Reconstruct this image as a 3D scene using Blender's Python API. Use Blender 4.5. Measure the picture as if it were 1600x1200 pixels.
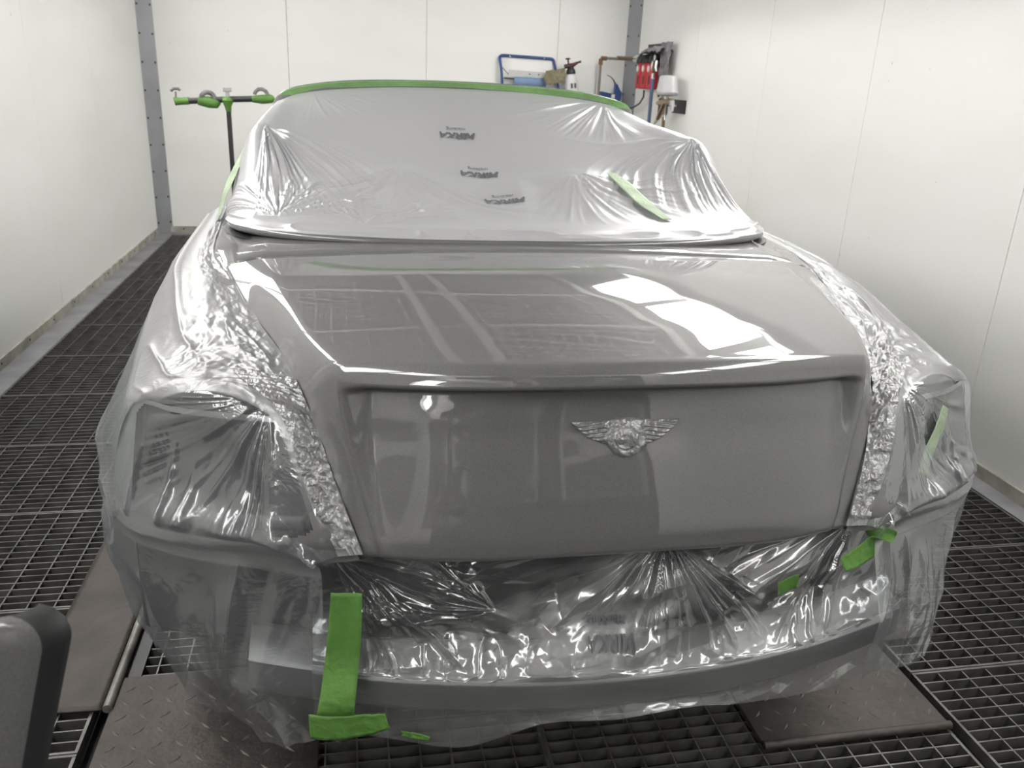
import bpy, bmesh, math, random
import numpy as np
from mathutils import Vector, Matrix
for o in list(bpy.data.objects): bpy.data.objects.remove(o, do_unlink=True)
random.seed(7); RNG = np.random.RandomState(11)
S = bpy.context.scene; COL = S.collection; PI = math.pi

# ------------------------------------------------------------------ camera, world, exposure
CAMZ = 1.55
R = np.array([[0.98232, -0.021962, 0.185919], [-0.181902, -0.346816, 0.920125], [0.044272, -0.937676, -0.344679]])
cd = bpy.data.cameras.new('camera'); cam = bpy.data.objects.new('camera', cd); COL.objects.link(cam)
cd.sensor_width = 36; cd.lens = 1300/1600*36; cd.clip_start = 0.02
cam.matrix_world = Matrix(((R[0,0], -R[0,1], -R[0,2], 0), (R[1,0], -R[1,1], -R[1,2], 0), (R[2,0], -R[2,1], -R[2,2], CAMZ), (0,0,0,1)))
cd.dof.use_dof = True; cd.dof.focus_distance = 1.75; cd.dof.aperture_fstop = 8.0
S.camera = cam
w = bpy.data.worlds.new('world'); S.world = w; w.use_nodes = True
w.node_tree.nodes['Background'].inputs[0].default_value = (0.5, 0.52, 0.55, 1); w.node_tree.nodes['Background'].inputs[1].default_value = 0.3
S.view_settings.view_transform = 'Standard'; S.view_settings.look = 'None'; S.view_settings.gamma = 1
S.view_settings.use_curve_mapping = False; S.view_settings.exposure = 0.14
LIGHT = 14.0

# ------------------------------------------------------------------ materials
def nodes(name):
    m = bpy.data.materials.new(name); m.use_nodes = True
    nt = m.node_tree; return m, nt, nt.nodes['Principled BSDF'], nt.nodes['Material Output']
def mat(name, col, rough=0.5, metal=0.0, noise=0.0, scale=8.0, bump=0.0, bscale=60.0, coat=0.0, stretch=(1,1,1), col2=None, spec=0.5):
    m, nt, b, out = nodes(name); N = nt.nodes; L = nt.links
    b.inputs['Roughness'].default_value = rough; b.inputs['Metallic'].default_value = metal
    b.inputs['Coat Weight'].default_value = coat; b.inputs['Coat Roughness'].default_value = 0.03
    b.inputs['Specular IOR Level'].default_value = spec
    tc = N.new('ShaderNodeTexCoord'); mp = N.new('ShaderNodeMapping'); mp.inputs['Scale'].default_value = stretch
    L.new(tc.outputs['Object'], mp.inputs[0])
    c2 = col2 or tuple(min(1, c*(1-noise)) for c in col)
    n = N.new('ShaderNodeTexNoise'); n.inputs['Scale'].default_value = scale; n.inputs['Detail'].default_value = 6; L.new(mp.outputs[0], n.inputs[0])
    r = N.new('ShaderNodeValToRGB'); r.color_ramp.elements[0].position = 0.3; r.color_ramp.elements[1].position = 0.7
    r.color_ramp.elements[0].color = (*c2, 1); r.color_ramp.elements[1].color = (*col, 1)
    L.new(n.outputs[0], r.inputs[0]); L.new(r.outputs[0], b.inputs['Base Color'])
    if bump:
        n2 = N.new('ShaderNodeTexNoise'); n2.inputs['Scale'].default_value = bscale; n2.inputs['Detail'].default_value = 3; L.new(mp.outputs[0], n2.inputs[0])
        bp = N.new('ShaderNodeBump'); bp.inputs['Strength'].default_value = bump; bp.inputs['Distance'].default_value = 0.01
        L.new(n2.outputs[0], bp.inputs['Height']); L.new(bp.outputs[0], b.inputs['Normal'])
    return m
def film_mat(name, spray_col, spray_rough, crinkle, cscale, haze=0.08, tint=(0.90, 0.93, 0.94)):
    m, nt, b, out = nodes(name); N = nt.nodes; L = nt.links
    b.inputs['Base Color'].default_value = (*spray_col, 1); b.inputs['Metallic'].default_value = 0.35; b.inputs['Roughness'].default_value = spray_rough
    at = N.new('ShaderNodeAttribute'); at.attribute_name = 'overspray'
    tc = N.new('ShaderNodeTexCoord')
    n = N.new('ShaderNodeTexNoise'); n.inputs['Scale'].default_value = cscale; n.inputs['Detail'].default_value = 3; n.inputs['Distortion'].default_value = 1.6
    L.new(tc.outputs['Object'], n.inputs[0])
    ab = N.new('ShaderNodeMath'); ab.operation = 'SUBTRACT'; ab.inputs[1].default_value = 0.5; L.new(n.outputs[0], ab.inputs[0])
    ab2 = N.new('ShaderNodeMath'); ab2.operation = 'ABSOLUTE'; L.new(ab.outputs[0], ab2.inputs[0])
    ac = N.new('ShaderNodeAttribute'); ac.attribute_name = 'crinkle'
    mu = N.new('ShaderNodeMath'); mu.operation = 'MULTIPLY'; L.new(ab2.outputs[0], mu.inputs[0]); L.new(ac.outputs['Fac'], mu.inputs[1])
    bp = N.new('ShaderNodeBump'); bp.inputs['Strength'].default_value = crinkle; bp.inputs['Distance'].default_value = 0.02; bp.invert = True
    L.new(mu.outputs[0], bp.inputs['Height']); L.new(bp.outputs[0], b.inputs['Normal'])
    tr = N.new('ShaderNodeBsdfTransparent'); tr.inputs[0].default_value = (*tint, 1)
    gl = N.new('ShaderNodeBsdfGlossy'); gl.inputs['Roughness'].default_value = 0.16; gl.inputs[0].default_value = (0.95, 0.96, 0.97, 1); L.new(bp.outputs[0], gl.inputs['Normal'])
    df = N.new('ShaderNodeBsdfTranslucent'); df.inputs[0].default_value = (0.75, 0.79, 0.80, 1)
    dd = N.new('ShaderNodeBsdfDiffuse'); dd.inputs[0].default_value = (0.68, 0.72, 0.73, 1)
    hz = N.new('ShaderNodeMixShader'); hz.inputs[0].default_value = 0.35; L.new(df.outputs[0], hz.inputs[1]); L.new(dd.outputs[0], hz.inputs[2])
    m1 = N.new('ShaderNodeMixShader'); m1.inputs[0].default_value = haze; L.new(tr.outputs[0], m1.inputs[1]); L.new(hz.outputs[0], m1.inputs[2])
    lw = N.new('ShaderNodeLayerWeight'); lw.inputs[0].default_value = 0.28; L.new(bp.outputs[0], lw.inputs['Normal'])
    mr = N.new('ShaderNodeMapRange'); mr.inputs['To Min'].default_value = 0.09; mr.inputs['To Max'].default_value = 0.32; L.new(lw.outputs['Fresnel'], mr.inputs[0])
    m2 = N.new('ShaderNodeMixShader'); L.new(mr.outputs[0], m2.inputs[0]); L.new(m1.outputs[0], m2.inputs[1]); L.new(gl.outputs[0], m2.inputs[2])
    m3 = N.new('ShaderNodeMixShader'); L.new(at.outputs['Fac'], m3.inputs[0]); L.new(m2.outputs[0], m3.inputs[1]); L.new(b.outputs[0], m3.inputs[2])
    L.new(m3.outputs[0], out.inputs[0])
    return m
def emit_mat(name, col, strength):
    m, nt, b, out = nodes(name); e = nt.nodes.new('ShaderNodeEmission'); e.inputs[0].default_value = (*col, 1); e.inputs[1].default_value = strength
    nt.links.new(e.outputs[0], out.inputs[0]); return m
def wall_mat():
    m, nt, b, out = nodes('white_wall_panel'); N = nt.nodes; L = nt.links
    b.inputs['Roughness'].default_value = 0.55; b.inputs['Specular IOR Level'].default_value = 0.2
    tc = N.new('ShaderNodeTexCoord'); mp = N.new('ShaderNodeMapping'); mp.inputs['Scale'].default_value = (0.5, 0.5, 1.6); L.new(tc.outputs['Object'], mp.inputs[0])
    n = N.new('ShaderNodeTexNoise'); n.inputs['Scale'].default_value = 1.4; n.inputs['Detail'].default_value = 5; L.new(mp.outputs[0], n.inputs[0])
    r = N.new('ShaderNodeValToRGB'); r.color_ramp.elements[0].position = 0.28; r.color_ramp.elements[0].color = (0.885, 0.885, 0.85, 1)
    r.color_ramp.elements[1].position = 0.62; r.color_ramp.elements[1].color = (0.925, 0.925, 0.905, 1); L.new(n.outputs[0], r.inputs[0])
    sp = N.new('ShaderNodeTexNoise'); sp.inputs['Scale'].default_value = 26; sp.inputs['Detail'].default_value = 2; L.new(tc.outputs['Object'], sp.inputs[0])
    sr = N.new('ShaderNodeValToRGB'); sr.color_ramp.elements[0].position = 0.76; sr.color_ramp.elements[0].color = (1,1,1,1); sr.color_ramp.elements[1].position = 0.80; sr.color_ramp.elements[1].color = (0.72,0.70,0.64,1)
    L.new(sp.outputs[0], sr.inputs[0])
    mx = N.new('ShaderNodeMix'); mx.data_type = 'RGBA'; mx.blend_type = 'MULTIPLY'; mx.inputs[0].default_value = 1; L.new(r.outputs[0], mx.inputs[6]); L.new(sr.outputs[0], mx.inputs[7])
    L.new(mx.outputs[2], b.inputs['Base Color'])
    return m
def paint_mat():
    m, nt, b, out = nodes('silver_metallic_paint'); N = nt.nodes; L = nt.links
    b.inputs['Metallic'].default_value = 0.10; b.inputs['Roughness'].default_value = 0.45; b.inputs['Specular IOR Level'].default_value = 0.15
    b.inputs['Coat Weight'].default_value = 1.0; b.inputs['Coat Roughness'].default_value = 0.015; b.inputs['Coat IOR'].default_value = 1.7
    tc = N.new('ShaderNodeTexCoord'); n = N.new('ShaderNodeTexNoise'); n.inputs['Scale'].default_value = 900; n.inputs['Detail'].default_value = 1; L.new(tc.outputs['Object'], n.inputs[0])
    r = N.new('ShaderNodeValToRGB'); r.color_ramp.elements[0].position = 0.3; r.color_ramp.elements[0].color = (0.105, 0.104, 0.105, 1)
    r.color_ramp.elements[1].position = 0.75; r.color_ramp.elements[1].color = (0.165, 0.164, 0.165, 1); L.new(n.outputs[0], r.inputs[0]); L.new(r.outputs[0], b.inputs['Base Color'])
    return m
M = {}
M['wall'] = wall_mat()
M['paint'] = paint_mat()
M['seam'] = mat('grey_seam', (0.16, 0.16, 0.15), 0.7)
M['trimgrey'] = mat('grey_painted_steel', (0.36, 0.37, 0.39), 0.42, 0.2, 0.2, 3)
M['stripgrey'] = mat('dusty_grey_sheet', (0.33, 0.33, 0.345), 0.55, 0.2, 0.35, 6)
M['dirtytrim'] = mat('dirty_beige_angle', (0.55, 0.53, 0.46), 0.6, 0, 0.5, 9)
M['screw'] = mat('dark_screw', (0.07, 0.07, 0.07), 0.5, 0.6)
M['bar'] = mat('worn_grating_steel', (0.20, 0.195, 0.185), 0.5, 0.5, 0.5, 14)
M['pit'] = mat('black_pit', (0.012, 0.012, 0.012), 0.9)
M['treadhi'] = mat('worn_tread', (0.15, 0.135, 0.12), 0.45, 0.4)
M['plate'] = mat('brown_grey_tread_steel', (0.078, 0.067, 0.061), 0.55, 0.35, 0.4, 9, 0.35, 40)
M['rail'] = mat('worn_round_rail', (0.36, 0.34, 0.32), 0.5, 0.4, 0.75, 14)
M['rubber'] = mat('black_rubber', (0.015, 0.015, 0.016), 0.75, bump=0.3, bscale=80)
M['black'] = mat('black_plastic', (0.02, 0.02, 0.022), 0.45)
M['darkcar'] = mat('dark_underbody', (0.02, 0.021, 0.022), 0.6, 0, 0.4, 6)
M['lamp'] = mat('dark_light_recess', (0.055, 0.055, 0.058), 0.35, 0.2, 0.5, 7)
M['beam'] = mat('grey_crash_beam', (0.26, 0.255, 0.255), 0.35, 0.6, 0.2, 6)
M['film'] = film_mat('clear_masking_film', (0.27, 0.27, 0.278), 0.38, 0.16, 13, 0.15)
M['filmcabin'] = film_mat('oversprayed_masking_film', (0.50, 0.50, 0.515), 0.36, 0.10, 12)
M['filmrear'] = film_mat('stretched_masking_film', (0.45, 0.45, 0.45), 0.20, 0.10, 9, 0.05)
M['tape'] = mat('green_masking_tape', (0.115, 0.27, 0.05), 0.6, 0, 0.3, 12, 0.3, 90)
M['tapetop'] = mat('light_green_masking_tape', (0.19, 0.36, 0.13), 0.6, 0, 0.3, 12, 0.3, 90)
M['tapepale'] = mat('oversprayed_green_tape', (0.40, 0.50, 0.34), 0.55, 0.1, 0.35, 10, 0.3, 90)
M['taped'] = mat('silver_sprayed_tape', (0.34, 0.34, 0.34), 0.35, 0.5, 0.35, 30, 0.8, 55)
M['ink'] = mat('dark_grey_print', (0.09, 0.09, 0.10), 0.6)
M['blue'] = mat('blue_painted_tube', (0.035, 0.085, 0.26), 0.4, 0.1, 0.3, 10)
M['bluepaper'] = mat('blue_paper_roll', (0.22, 0.32, 0.50), 0.8, 0, 0.15, 20)
M['white'] = mat('white_plastic', (0.75, 0.75, 0.75), 0.4, 0, 0.08, 10)
M['whitetext'] = mat('pale_label', (0.8, 0.8, 0.78), 0.5)
M['cloth'] = mat('olive_work_cloth', (0.30, 0.27, 0.17), 0.9, 0, 0.4, 18, 0.5, 60)
M['greycloth'] = mat('grey_crumpled_cloth', (0.30, 0.28, 0.30), 0.9, 0, 0.6, 24, 0.5, 60)
M['darkred'] = mat('dark_red_black_plastic', (0.07, 0.012, 0.012), 0.4)
M['red'] = mat('red_plastic', (0.62, 0.012, 0.025), 0.35, 0, 0.2, 6)
M['pipe'] = mat('dull_galvanised_pipe', (0.30, 0.27, 0.23), 0.5, 0.4, 0.3, 8)
M['brown'] = mat('brown_wood_handle', (0.22, 0.13, 0.07), 0.7, 0, 0.4, 15)
M['hose'] = mat('slate_blue_hose', (0.10, 0.14, 0.24), 0.5)
M['chrome'] = mat('bright_metal', (0.65, 0.65, 0.66), 0.22, 1.0)
M['bronze'] = mat('tan_anodised_metal', (0.42, 0.31, 0.20), 0.3, 0.8, 0.25, 12)
M['cup'] = mat('frosted_paint_cup', (0.55, 0.55, 0.56), 0.35, 0, 0.15, 12)
M['cream'] = mat('cream_tape_roll', (0.72, 0.70, 0.55), 0.6)
M['darksteel'] = mat('dark_steel_tube', (0.05, 0.05, 0.05), 0.5, 0.5)
M['lamp_glass'] = emit_mat('lit_diffuser', (1.0, 0.985, 0.95), LIGHT)
M['ceil'] = mat('white_ceiling_sheet', (0.85, 0.85, 0.83), 0.5)
M['filter'] = mat('grey_filter_fleece', (0.20, 0.20, 0.21), 0.95, 0, 0.25, 5, 0.3, 90)
M['wire'] = mat('pale_wire', (0.8, 0.8, 0.8), 0.5)
M['darkglass'] = mat('dark_window_glass', (0.05, 0.055, 0.06), 0.08)
M['overall'] = mat('dark_navy_overalls', (0.05, 0.052, 0.06), 0.9, 0, 0.3, 20)
M['skin'] = mat('skin', (0.55, 0.36, 0.27), 0.55)
M['hair'] = mat('dark_brown_hair', (0.03, 0.02, 0.015), 0.7)
M['leather'] = mat('dark_seat_leather', (0.06, 0.055, 0.05), 0.5)

# ------------------------------------------------------------------ helpers
def prop(o, label=None, cat=None, group=None, kind=None):
    if label: o['label'] = label
    if cat: o['category'] = cat
    if group: o['group'] = group
    if kind: o['kind'] = kind
    return o
def empty(name, loc, label=None, cat=None, group=None, kind=None, rot=(0,0,0)):
    o = bpy.data.objects.new(name, None); COL.objects.link(o); o.location = loc; o.rotation_euler = rot; o.empty_display_size = 0.05
    return prop(o, label, cat, group, kind)
def mesh_obj(name, V, F, m, parent=None, smooth=True, off=None):
    me = bpy.data.meshes.new(name); V = np.asarray(V, float)
    if off is not None: V = V-np.asarray(off, float)
    me.from_pydata(V.tolist(), [], [tuple(map(int, f)) for f in F]); me.update()
    if smooth: me.polygons.foreach_set('use_smooth', [True]*len(me.polygons))
    me.materials.append(m)
    o = bpy.data.objects.new(name, me); COL.objects.link(o)
    if parent: o.parent = parent
    return o
class MB:
    def __init__(s): s.V = []; s.F = []
    def add(s, V, F):
        n = len(s.V); s.V += [tuple(v) for v in V]; s.F += [tuple(i+n for i in f) for f in F]; return s
    def box(s, a, b, M4=None):
        x0,y0,z0 = a; x1,y1,z1 = b
        V = [(x0,y0,z0),(x1,y0,z0),(x1,y1,z0),(x0,y1,z0),(x0,y0,z1),(x1,y0,z1),(x1,y1,z1),(x0,y1,z1)]
        if M4 is not None: V = [tuple(M4 @ Vector(v)) for v in V]
        return s.add(V, [(0,3,2,1),(4,5,6,7),(0,1,5,4),(1,2,6,5),(2,3,7,6),(3,0,4,7)])
    def tube(s, pts, r, n=10, cap=True):
        pts = [Vector(p) for p in pts]; rs = r if hasattr(r, '__len__') else [r]*len(pts)
        V = []; F = []; up = None
        for i, p in enumerate(pts):
            d = (pts[min(i+1, len(pts)-1)]-pts[max(i-1, 0)]).normalized()
            if up is None: up = Vector((0,0,1)) if abs(d.z) < 0.9 else Vector((1,0,0))
            a = d.cross(up).normalized(); b = a.cross(d).normalized(); up = b
            for k in range(n):
                t = 2*PI*k/n; V.append(tuple(p+a*math.cos(t)*rs[i]+b*math.sin(t)*rs[i]))
        for i in range(len(pts)-1):
            for k in range(n): F.append((i*n+k, i*n+(k+1)%n, (i+1)*n+(k+1)%n, (i+1)*n+k))
        if cap: F.append(tuple(range(n))[::-1]); F.append(tuple(range((len(pts)-1)*n, len(pts)*n)))
        return s.add(V, F)
    def lathe(s, prof, M4=None, n=24):
        V = []; F = []
        for r, z in prof:
            for k in range(n): V.append((r*math.cos(2*PI*k/n), r*math.sin(2*PI*k/n), z))
        for i in range(len(prof)-1):
            for k in range(n): F.append((i*n+k, i*n+(k+1)%n, (i+1)*n+(k+1)%n, (i+1)*n+k))
        F.append(tuple(range(n))[::-1]); F.append(tuple(range((len(prof)-1)*n, len(prof)*n)))
        if M4 is not None: V = [tuple(M4 @ Vector(v)) for v in V]
        return s.add(V, F)
    def prism(s, poly, d0, d1, M4=None):
        n = len(poly); V = [(x, y, d0) for x, y in poly]+[(x, y, d1) for x, y in poly]
        F = [tuple(range(n))[::-1], tuple(range(n, 2*n))]+[(i, (i+1)%n, n+(i+1)%n, n+i) for i in range(n)]
        if M4 is not None: V = [tuple(M4 @ Vector(v)) for v in V]
        return s.add(V, F)
    def build(s, name, m, parent=None, smooth=False, off=None, bevel=0.0):
        o = mesh_obj(name, s.V, s.F, m, parent, smooth, off)
        if smooth:
            try: o.data.set_sharp_from_angle(angle=math.radians(40))
            except Exception: pass
        if bevel:
            b = o.modifiers.new('bevel', 'BEVEL'); b.width = bevel; b.segments = 2; b.limit_method = 'ANGLE'
        return o
def copy_obj(o, parent=None, loc=None):
    c = o.copy(); COL.objects.link(c)
    if parent: c.parent = parent
    if loc is not None: c.location = loc
    return c
def trs(loc, rot=(0,0,0), sc=(1,1,1)):
    from mathutils import Euler
    return Matrix.Translation(loc) @ Euler(rot).to_matrix().to_4x4() @ Matrix.Diagonal((*sc, 1))
def arc(c, r, a0, a1, n, plane='xz', y=0):
    out = []
    for i in range(n+1):
        t = a0+(a1-a0)*i/n
        out.append((c[0]+r*math.cos(t), y, c[1]+r*math.sin(t)) if plane == 'xz' else (c[0]+r*math.cos(t), c[1]+r*math.sin(t), y))
    return out
# --- smooth control-net surfaces
def pchip(x, y, q):
    x = np.asarray(x, float); y = np.asarray(y, float); q = np.asarray(q, float)
    hh = np.diff(x); sh = (-1,)+(1,)*(y.ndim-1); dl = np.diff(y, axis=0)/hh.reshape(sh)
    d = np.zeros_like(y)
    if len(x) > 2:
        a, b = dl[:-1], dl[1:]; w1 = (2*hh[1:]+hh[:-1]).reshape(sh); w2 = (hh[1:]+2*hh[:-1]).reshape(sh)
        with np.errstate(divide='ignore', invalid='ignore'):
            hm = (w1+w2)/(w1/a+w2/b)
        d[1:-1] = np.where(a*b > 0, hm, 0.0)
    d[0] = dl[0]; d[-1] = dl[-1]
    i = np.clip(np.searchsorted(x, q, side='right')-1, 0, len(x)-2)
    t = ((q-x[i])/hh[i]).reshape(sh); H = hh[i].reshape(sh)
    return (2*t**3-3*t**2+1)*y[i]+(t**3-2*t**2+t)*H*d[i]+(-2*t**3+3*t**2)*y[i+1]+(t**3-t**2)*H*d[i+1]
def crom(y, q):
    # Catmull-Rom along axis 0, uniform knots 0..n-1 (smoother than pchip)
    y = np.asarray(y, float); q = np.asarray(q, float); n = len(y)
    yp = np.concatenate([2*y[:1]-y[1:2], y, 2*y[-1:]-y[-2:-1]]); i = np.clip(np.floor(q).astype(int), 0, n-2)
    t = (q-i).reshape((-1,)+(1,)*(y.ndim-1)); p0, p1, p2, p3 = yp[i], yp[i+1], yp[i+2], yp[i+3]
    return 0.5*((2*p1)+(-p0+p2)*t+(2*p0-5*p1+4*p2-p3)*t**2+(-p0+3*p1-3*p2+p3)*t**3)
def net(ctrl, nr, nc):
    ctrl = np.asarray(ctrl, float)
    a = crom(ctrl, np.linspace(0, ctrl.shape[0]-1, nr))
    return crom(a.transpose(1,0,2), np.linspace(0, ctrl.shape[1]-1, nc)).transpose(1,0,2)
def gnormals(G):
    du = np.gradient(G, axis=1); dv = np.gradient(G, axis=0); n = np.cross(du, dv)
    return n/np.maximum(np.linalg.norm(n, axis=2, keepdims=True), 1e-9)
def gfaces(nr, nc, keep=None):
    i = np.arange(nr-1)[:, None]*nc+np.arange(nc-1)[None]
    F = np.stack([i, i+1, i+nc+1, i+nc], -1)
    return (F.reshape(-1, 4) if keep is None else F[keep])
def grid_obj(name, G, m, parent=None, keep=None, attrs=None, flip=False, off=None):
    nr, nc = G.shape[:2]; F = gfaces(nr, nc, keep); V = G.reshape(-1, 3)
    used = np.unique(F); mp = -np.ones(len(V), int); mp[used] = np.arange(len(used)); F = mp[F]; V = V[used]
    if flip: F = F[:, ::-1]
    if off is not None: V = V-np.asarray(off, float)
    me = bpy.data.meshes.new(name); me.vertices.add(len(V)); me.vertices.foreach_set('co', V.ravel())
    me.loops.add(len(F)*4); me.loops.foreach_set('vertex_index', F.ravel().astype(np.int32))
    me.polygons.add(len(F)); me.polygons.foreach_set('loop_start', np.arange(0, len(F)*4, 4, dtype=np.int32))
    me.update(calc_edges=True); me.polygons.foreach_set('use_smooth', np.ones(len(F), bool)); me.materials.append(m)
    for k, a in (attrs or {}).items():
        at = me.attributes.new(k, 'FLOAT', 'POINT'); at.data.foreach_set('value', a.reshape(-1)[used].astype(np.float32))
    me.validate(); o = bpy.data.objects.new(name, me); COL.objects.link(o)
    if parent: o.parent = parent
    return o
_perm = RNG.rand(256, 256)
def vnoise(x, y):
    xi = np.floor(x).astype(int); yi = np.floor(y).astype(int); fx = x-xi; fy = y-yi
    fx = fx*fx*(3-2*fx); fy = fy*fy*(3-2*fy); p = _perm
    a = p[xi%256, yi%256]; b = p[(xi+1)%256, yi%256]; c = p[xi%256, (yi+1)%256]; d = p[(xi+1)%256, (yi+1)%256]
    return (a*(1-fx)+b*fx)*(1-fy)+(c*(1-fx)+d*fx)*fy
def fbm(x, y, o=4):
    s = 0; a = 0.5
    for k in range(o): s = s+a*vnoise(x*2**k+17*k, y*2**k+31*k); a *= 0.5
    return s
def ridged(x, y): return 1-np.abs(2*vnoise(x, y)-1)
def sstep(a, b, x): t = np.clip((x-a)/(b-a), 0, 1); return t*t*(3-2*t)
def fan(P, anchor, e1, e2, lobes, amp, r0, r1, seed, ang=None, spread=PI, grow=0.0):
    """sharp pleats running out of one pinched point"""
    q = P-np.asarray(anchor); a = np.asarray(e1, float); b = np.asarray(e2, float); x = q@a; y = q@b
    r = np.sqrt((q**2).sum(-1)); th = np.arctan2(y, x)
    env = sstep(0, r0, r)*(1-sstep(r1*0.45, r1, r))
    if ang is not None:
        d = np.abs((th-ang+PI)%(2*PI)-PI); env = env*(1-sstep(spread*0.6, spread, d))
    k = th/(2*PI)*lobes; w = ridged(k+seed*7.3, seed*3.1+r*1.5)**2.2*0.7+ridged(k*2.3+seed, r*2.5+seed)**2*0.3
    return amp*env*w*(1+grow*r)
def folds(x, y, dirx, diry, freq, amp, seed):
    """long creases along a direction"""
    c = x*diry-y*dirx; s = x*dirx+y*diry
    return amp*ridged(c*freq+0.6*vnoise(s*2+seed, c*2)+seed*5, s*freq*0.12+seed)**2.5
def tri(x, y):
    # piecewise-planar noise on a skewed lattice: crisp facets like crumpled film
    sk = (x+y)*0.366; a = x+sk; b = y+sk; i = np.floor(a).astype(int); j = np.floor(b).astype(int); f = a-i; g = b-j; p = _perm
    v00 = p[i%256, j%256]; v11 = p[(i+1)%256, (j+1)%256]; v10 = p[(i+1)%256, j%256]; v01 = p[i%256, (j+1)%256]
    return np.where(f > g, v00*(1-f)+v10*(f-g)+v11*g, v00*(1-g)+v01*(g-f)+v11*f)
def crumple(x, y, seed=0.0):
    wx = x+.35*vnoise(x*1.3+seed, y*1.3); wy = y+.35*vnoise(x*1.3, y*1.3+seed+9)
    return .55*tri(wx+seed, wy+seed*2)+.30*tri(wx*2.1+seed*3, wy*1.9)+.15*tri(wx*4.3, wy*4.1+seed)
C = 0.46
def car(u, Y, Z): return (C+u, Y, Z)

# ------------------------------------------------------------------ room: floor, walls, ceiling
XL = -1.82; YB = 8.57; YR = -2.6; ZW = 2.46; ZC = 2.84
def xr(Y): return 2.68+(Y-2.8)*0.0209
floor = MB().box((XL-0.1, YR-0.1, -0.62), (2.95, YB+0.1, -0.55)).box((XL-0.1, YR, -0.56), (XL, YB, -0.08)).box((2.85, YR, -0.56), (2.95, YB, -0.08)).build('floor', M['pit'])
prop(floor, 'black extraction pit under the steel floor grating', kind='structure')
def grating(nx, ny, px, py):
    b = MB(); W = nx*px; H = ny*py; t = 0.002
    for i in range(nx+1): b.box((i*px-t, 0, -0.030), (i*px+t, H, -0.001))
    for j in range(ny+1): b.box((0, j*py-t, -0.032), (W, j*py+t, 0))
    t = 0.004
    b.box((-0.004, -0.004, -0.034), (W+0.004, 0.003, 0.002)).box((-0.004, H-0.003, -0.034), (W+0.004, H+0.004, 0.002))
    b.box((-0.004, 0, -0.034), (0.004, H, 0.001)).box((W-0.004, 0, -0.034), (W+0.004, H, 0.001))
    return b
PY = 0.607
g0 = None
for j in range(-5, 11):
    for x0 in (-1.676, -0.618, 0.449, 1.553):
        y0 = 1.70+PY*j
        nxp = 13 if x0 < -1 or x0 > 1.5 else 14
        key = 13 if nxp == 13 else 14
        if g0 is None: g0 = {}
        if key not in g0:
            wid = 1.006 if key == 13 else 1.058
            o = grating(key, 16, wid/key, (PY-0.012)/16).build('grating_panel', M['bar'], floor); g0[key] = o
        else: o = copy_obj(g0[key])
        o.parent = floor; o.location = (x0, y0+0.006, 0)
# cross members that carry the gratings
for x in (-1.70, -0.645, 0.443, 1.534, 2.60):
    MB().box((x-0.022 if abs(x-0.443) > 0.1 else x-0.01, YR, -0.14), (x+0.018 if abs(x-0.443) > 0.1 else x+0.01, YB, -0.045)).build('grating_beam', M['pit'], floor)
# grey sheet strips along the walls
def strip(name, poly, label):
    o = MB().prism(poly, -0.05, 0.002).build(name, M['stripgrey']); prop(o, label, kind='structure')
strip('trim_1', [(XL-0.02, YR), (-1.682, YR), (-1.682, YB), (XL-0.02, YB)], 'dusty grey metal strip along the foot of the left wall')
strip('trim_2', [(2.572, YR), (xr(YR)+0.02, YR), (xr(YB)+0.02, YB), (2.572, YB)], 'dusty grey metal strip along the foot of the right wall')
strip('trim_3', [(-1.68, YB-0.14), (2.57, YB-0.14), (2.57, YB+0.02), (-1.68, YB+0.02)], 'grey metal strip at the foot of the back wall')
screw_me = None
def screws(parent, pts, axis, r=0.008):
    global screw_me
    if screw_me is None:
        screw_me = MB().lathe([(0.001,0.005),(0.6,0.0045),(1.0,0.002),(1.0,0)], n=8).V, None
        b = MB().lathe([(0.15,0.45),(0.7,0.4),(1.0,0.15),(1.0,0)], n=8); o = b.build('screw', M['screw']); screw_me = o.data; bpy.data.objects.remove(o)
    q = Vector((0,0,1)).rotation_difference(Vector(axis))
    for p in pts:
        o = bpy.data.objects.new('screw', screw_me); COL.objects.link(o); o.parent = parent; o.location = p; o.rotation_mode = 'QUATERNION'; o.rotation_quaternion = q; o.scale = (r,r,r)
# walls: a backing sheet with separate panels, joints recessed
def wall(name, A, B, cuts, nrm, label, ztop=ZW):
    A = Vector((*A, 0)); B = Vector((*B, 0)); d = (B-A); Lw = d.length; d.normalize(); n = Vector((*nrm, 0))
    Mx = Matrix((( d.x, n.x, 0, A.x), (d.y, n.y, 0, A.y), (0,0,1,0), (0,0,0,1)))
    root = MB().box((0, -0.06, -0.05), (Lw, -0.012, ztop), Mx).build(name, M['seam']); prop(root, label, kind='structure')
    cs = [0]+[c for c in cuts if 0 < c < Lw]+[Lw]
    for a, b in zip(cs[:-1], cs[1:]):
        MB().box((a+0.0018, -0.014, -0.04), (b-0.0018, 0, ztop), Mx).build('wall_panel', M['wall'], root, bevel=0.0012)
    return root
wl = wall('wall_left', (XL, YB), (XL, YR), [YB-y for y in (6.87, 5.60, 4.36, 3.1, 1.85, 0.6, -0.6, -1.8)], (1, 0), 'white painted panel wall of the booth on the left')
wr = wall('wall_right', (xr(YR), YR), (xr(YB), YB), [y-YR for y in (-1.8, -0.6, 0.6, 1.8, 3.004, 4.252, 5.52, 6.817, 8.0)], (-1, 0.0209), 'white painted panel wall of the booth on the right')
wb = wall('wall_back', (XL, YB), (xr(YB)+0.02, YB), [x-XL for x in (-0.54, 0.745, 2.03)], (0, -1), 'white painted panel wall behind the car')
wf = wall('wall_rear', (xr(YR), YR), (XL, YR), [xr(YR)-x for x in (-1.2, -0.15, 0.9, 1.95)], (0, 1), 'white door wall behind the photographer')
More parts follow.
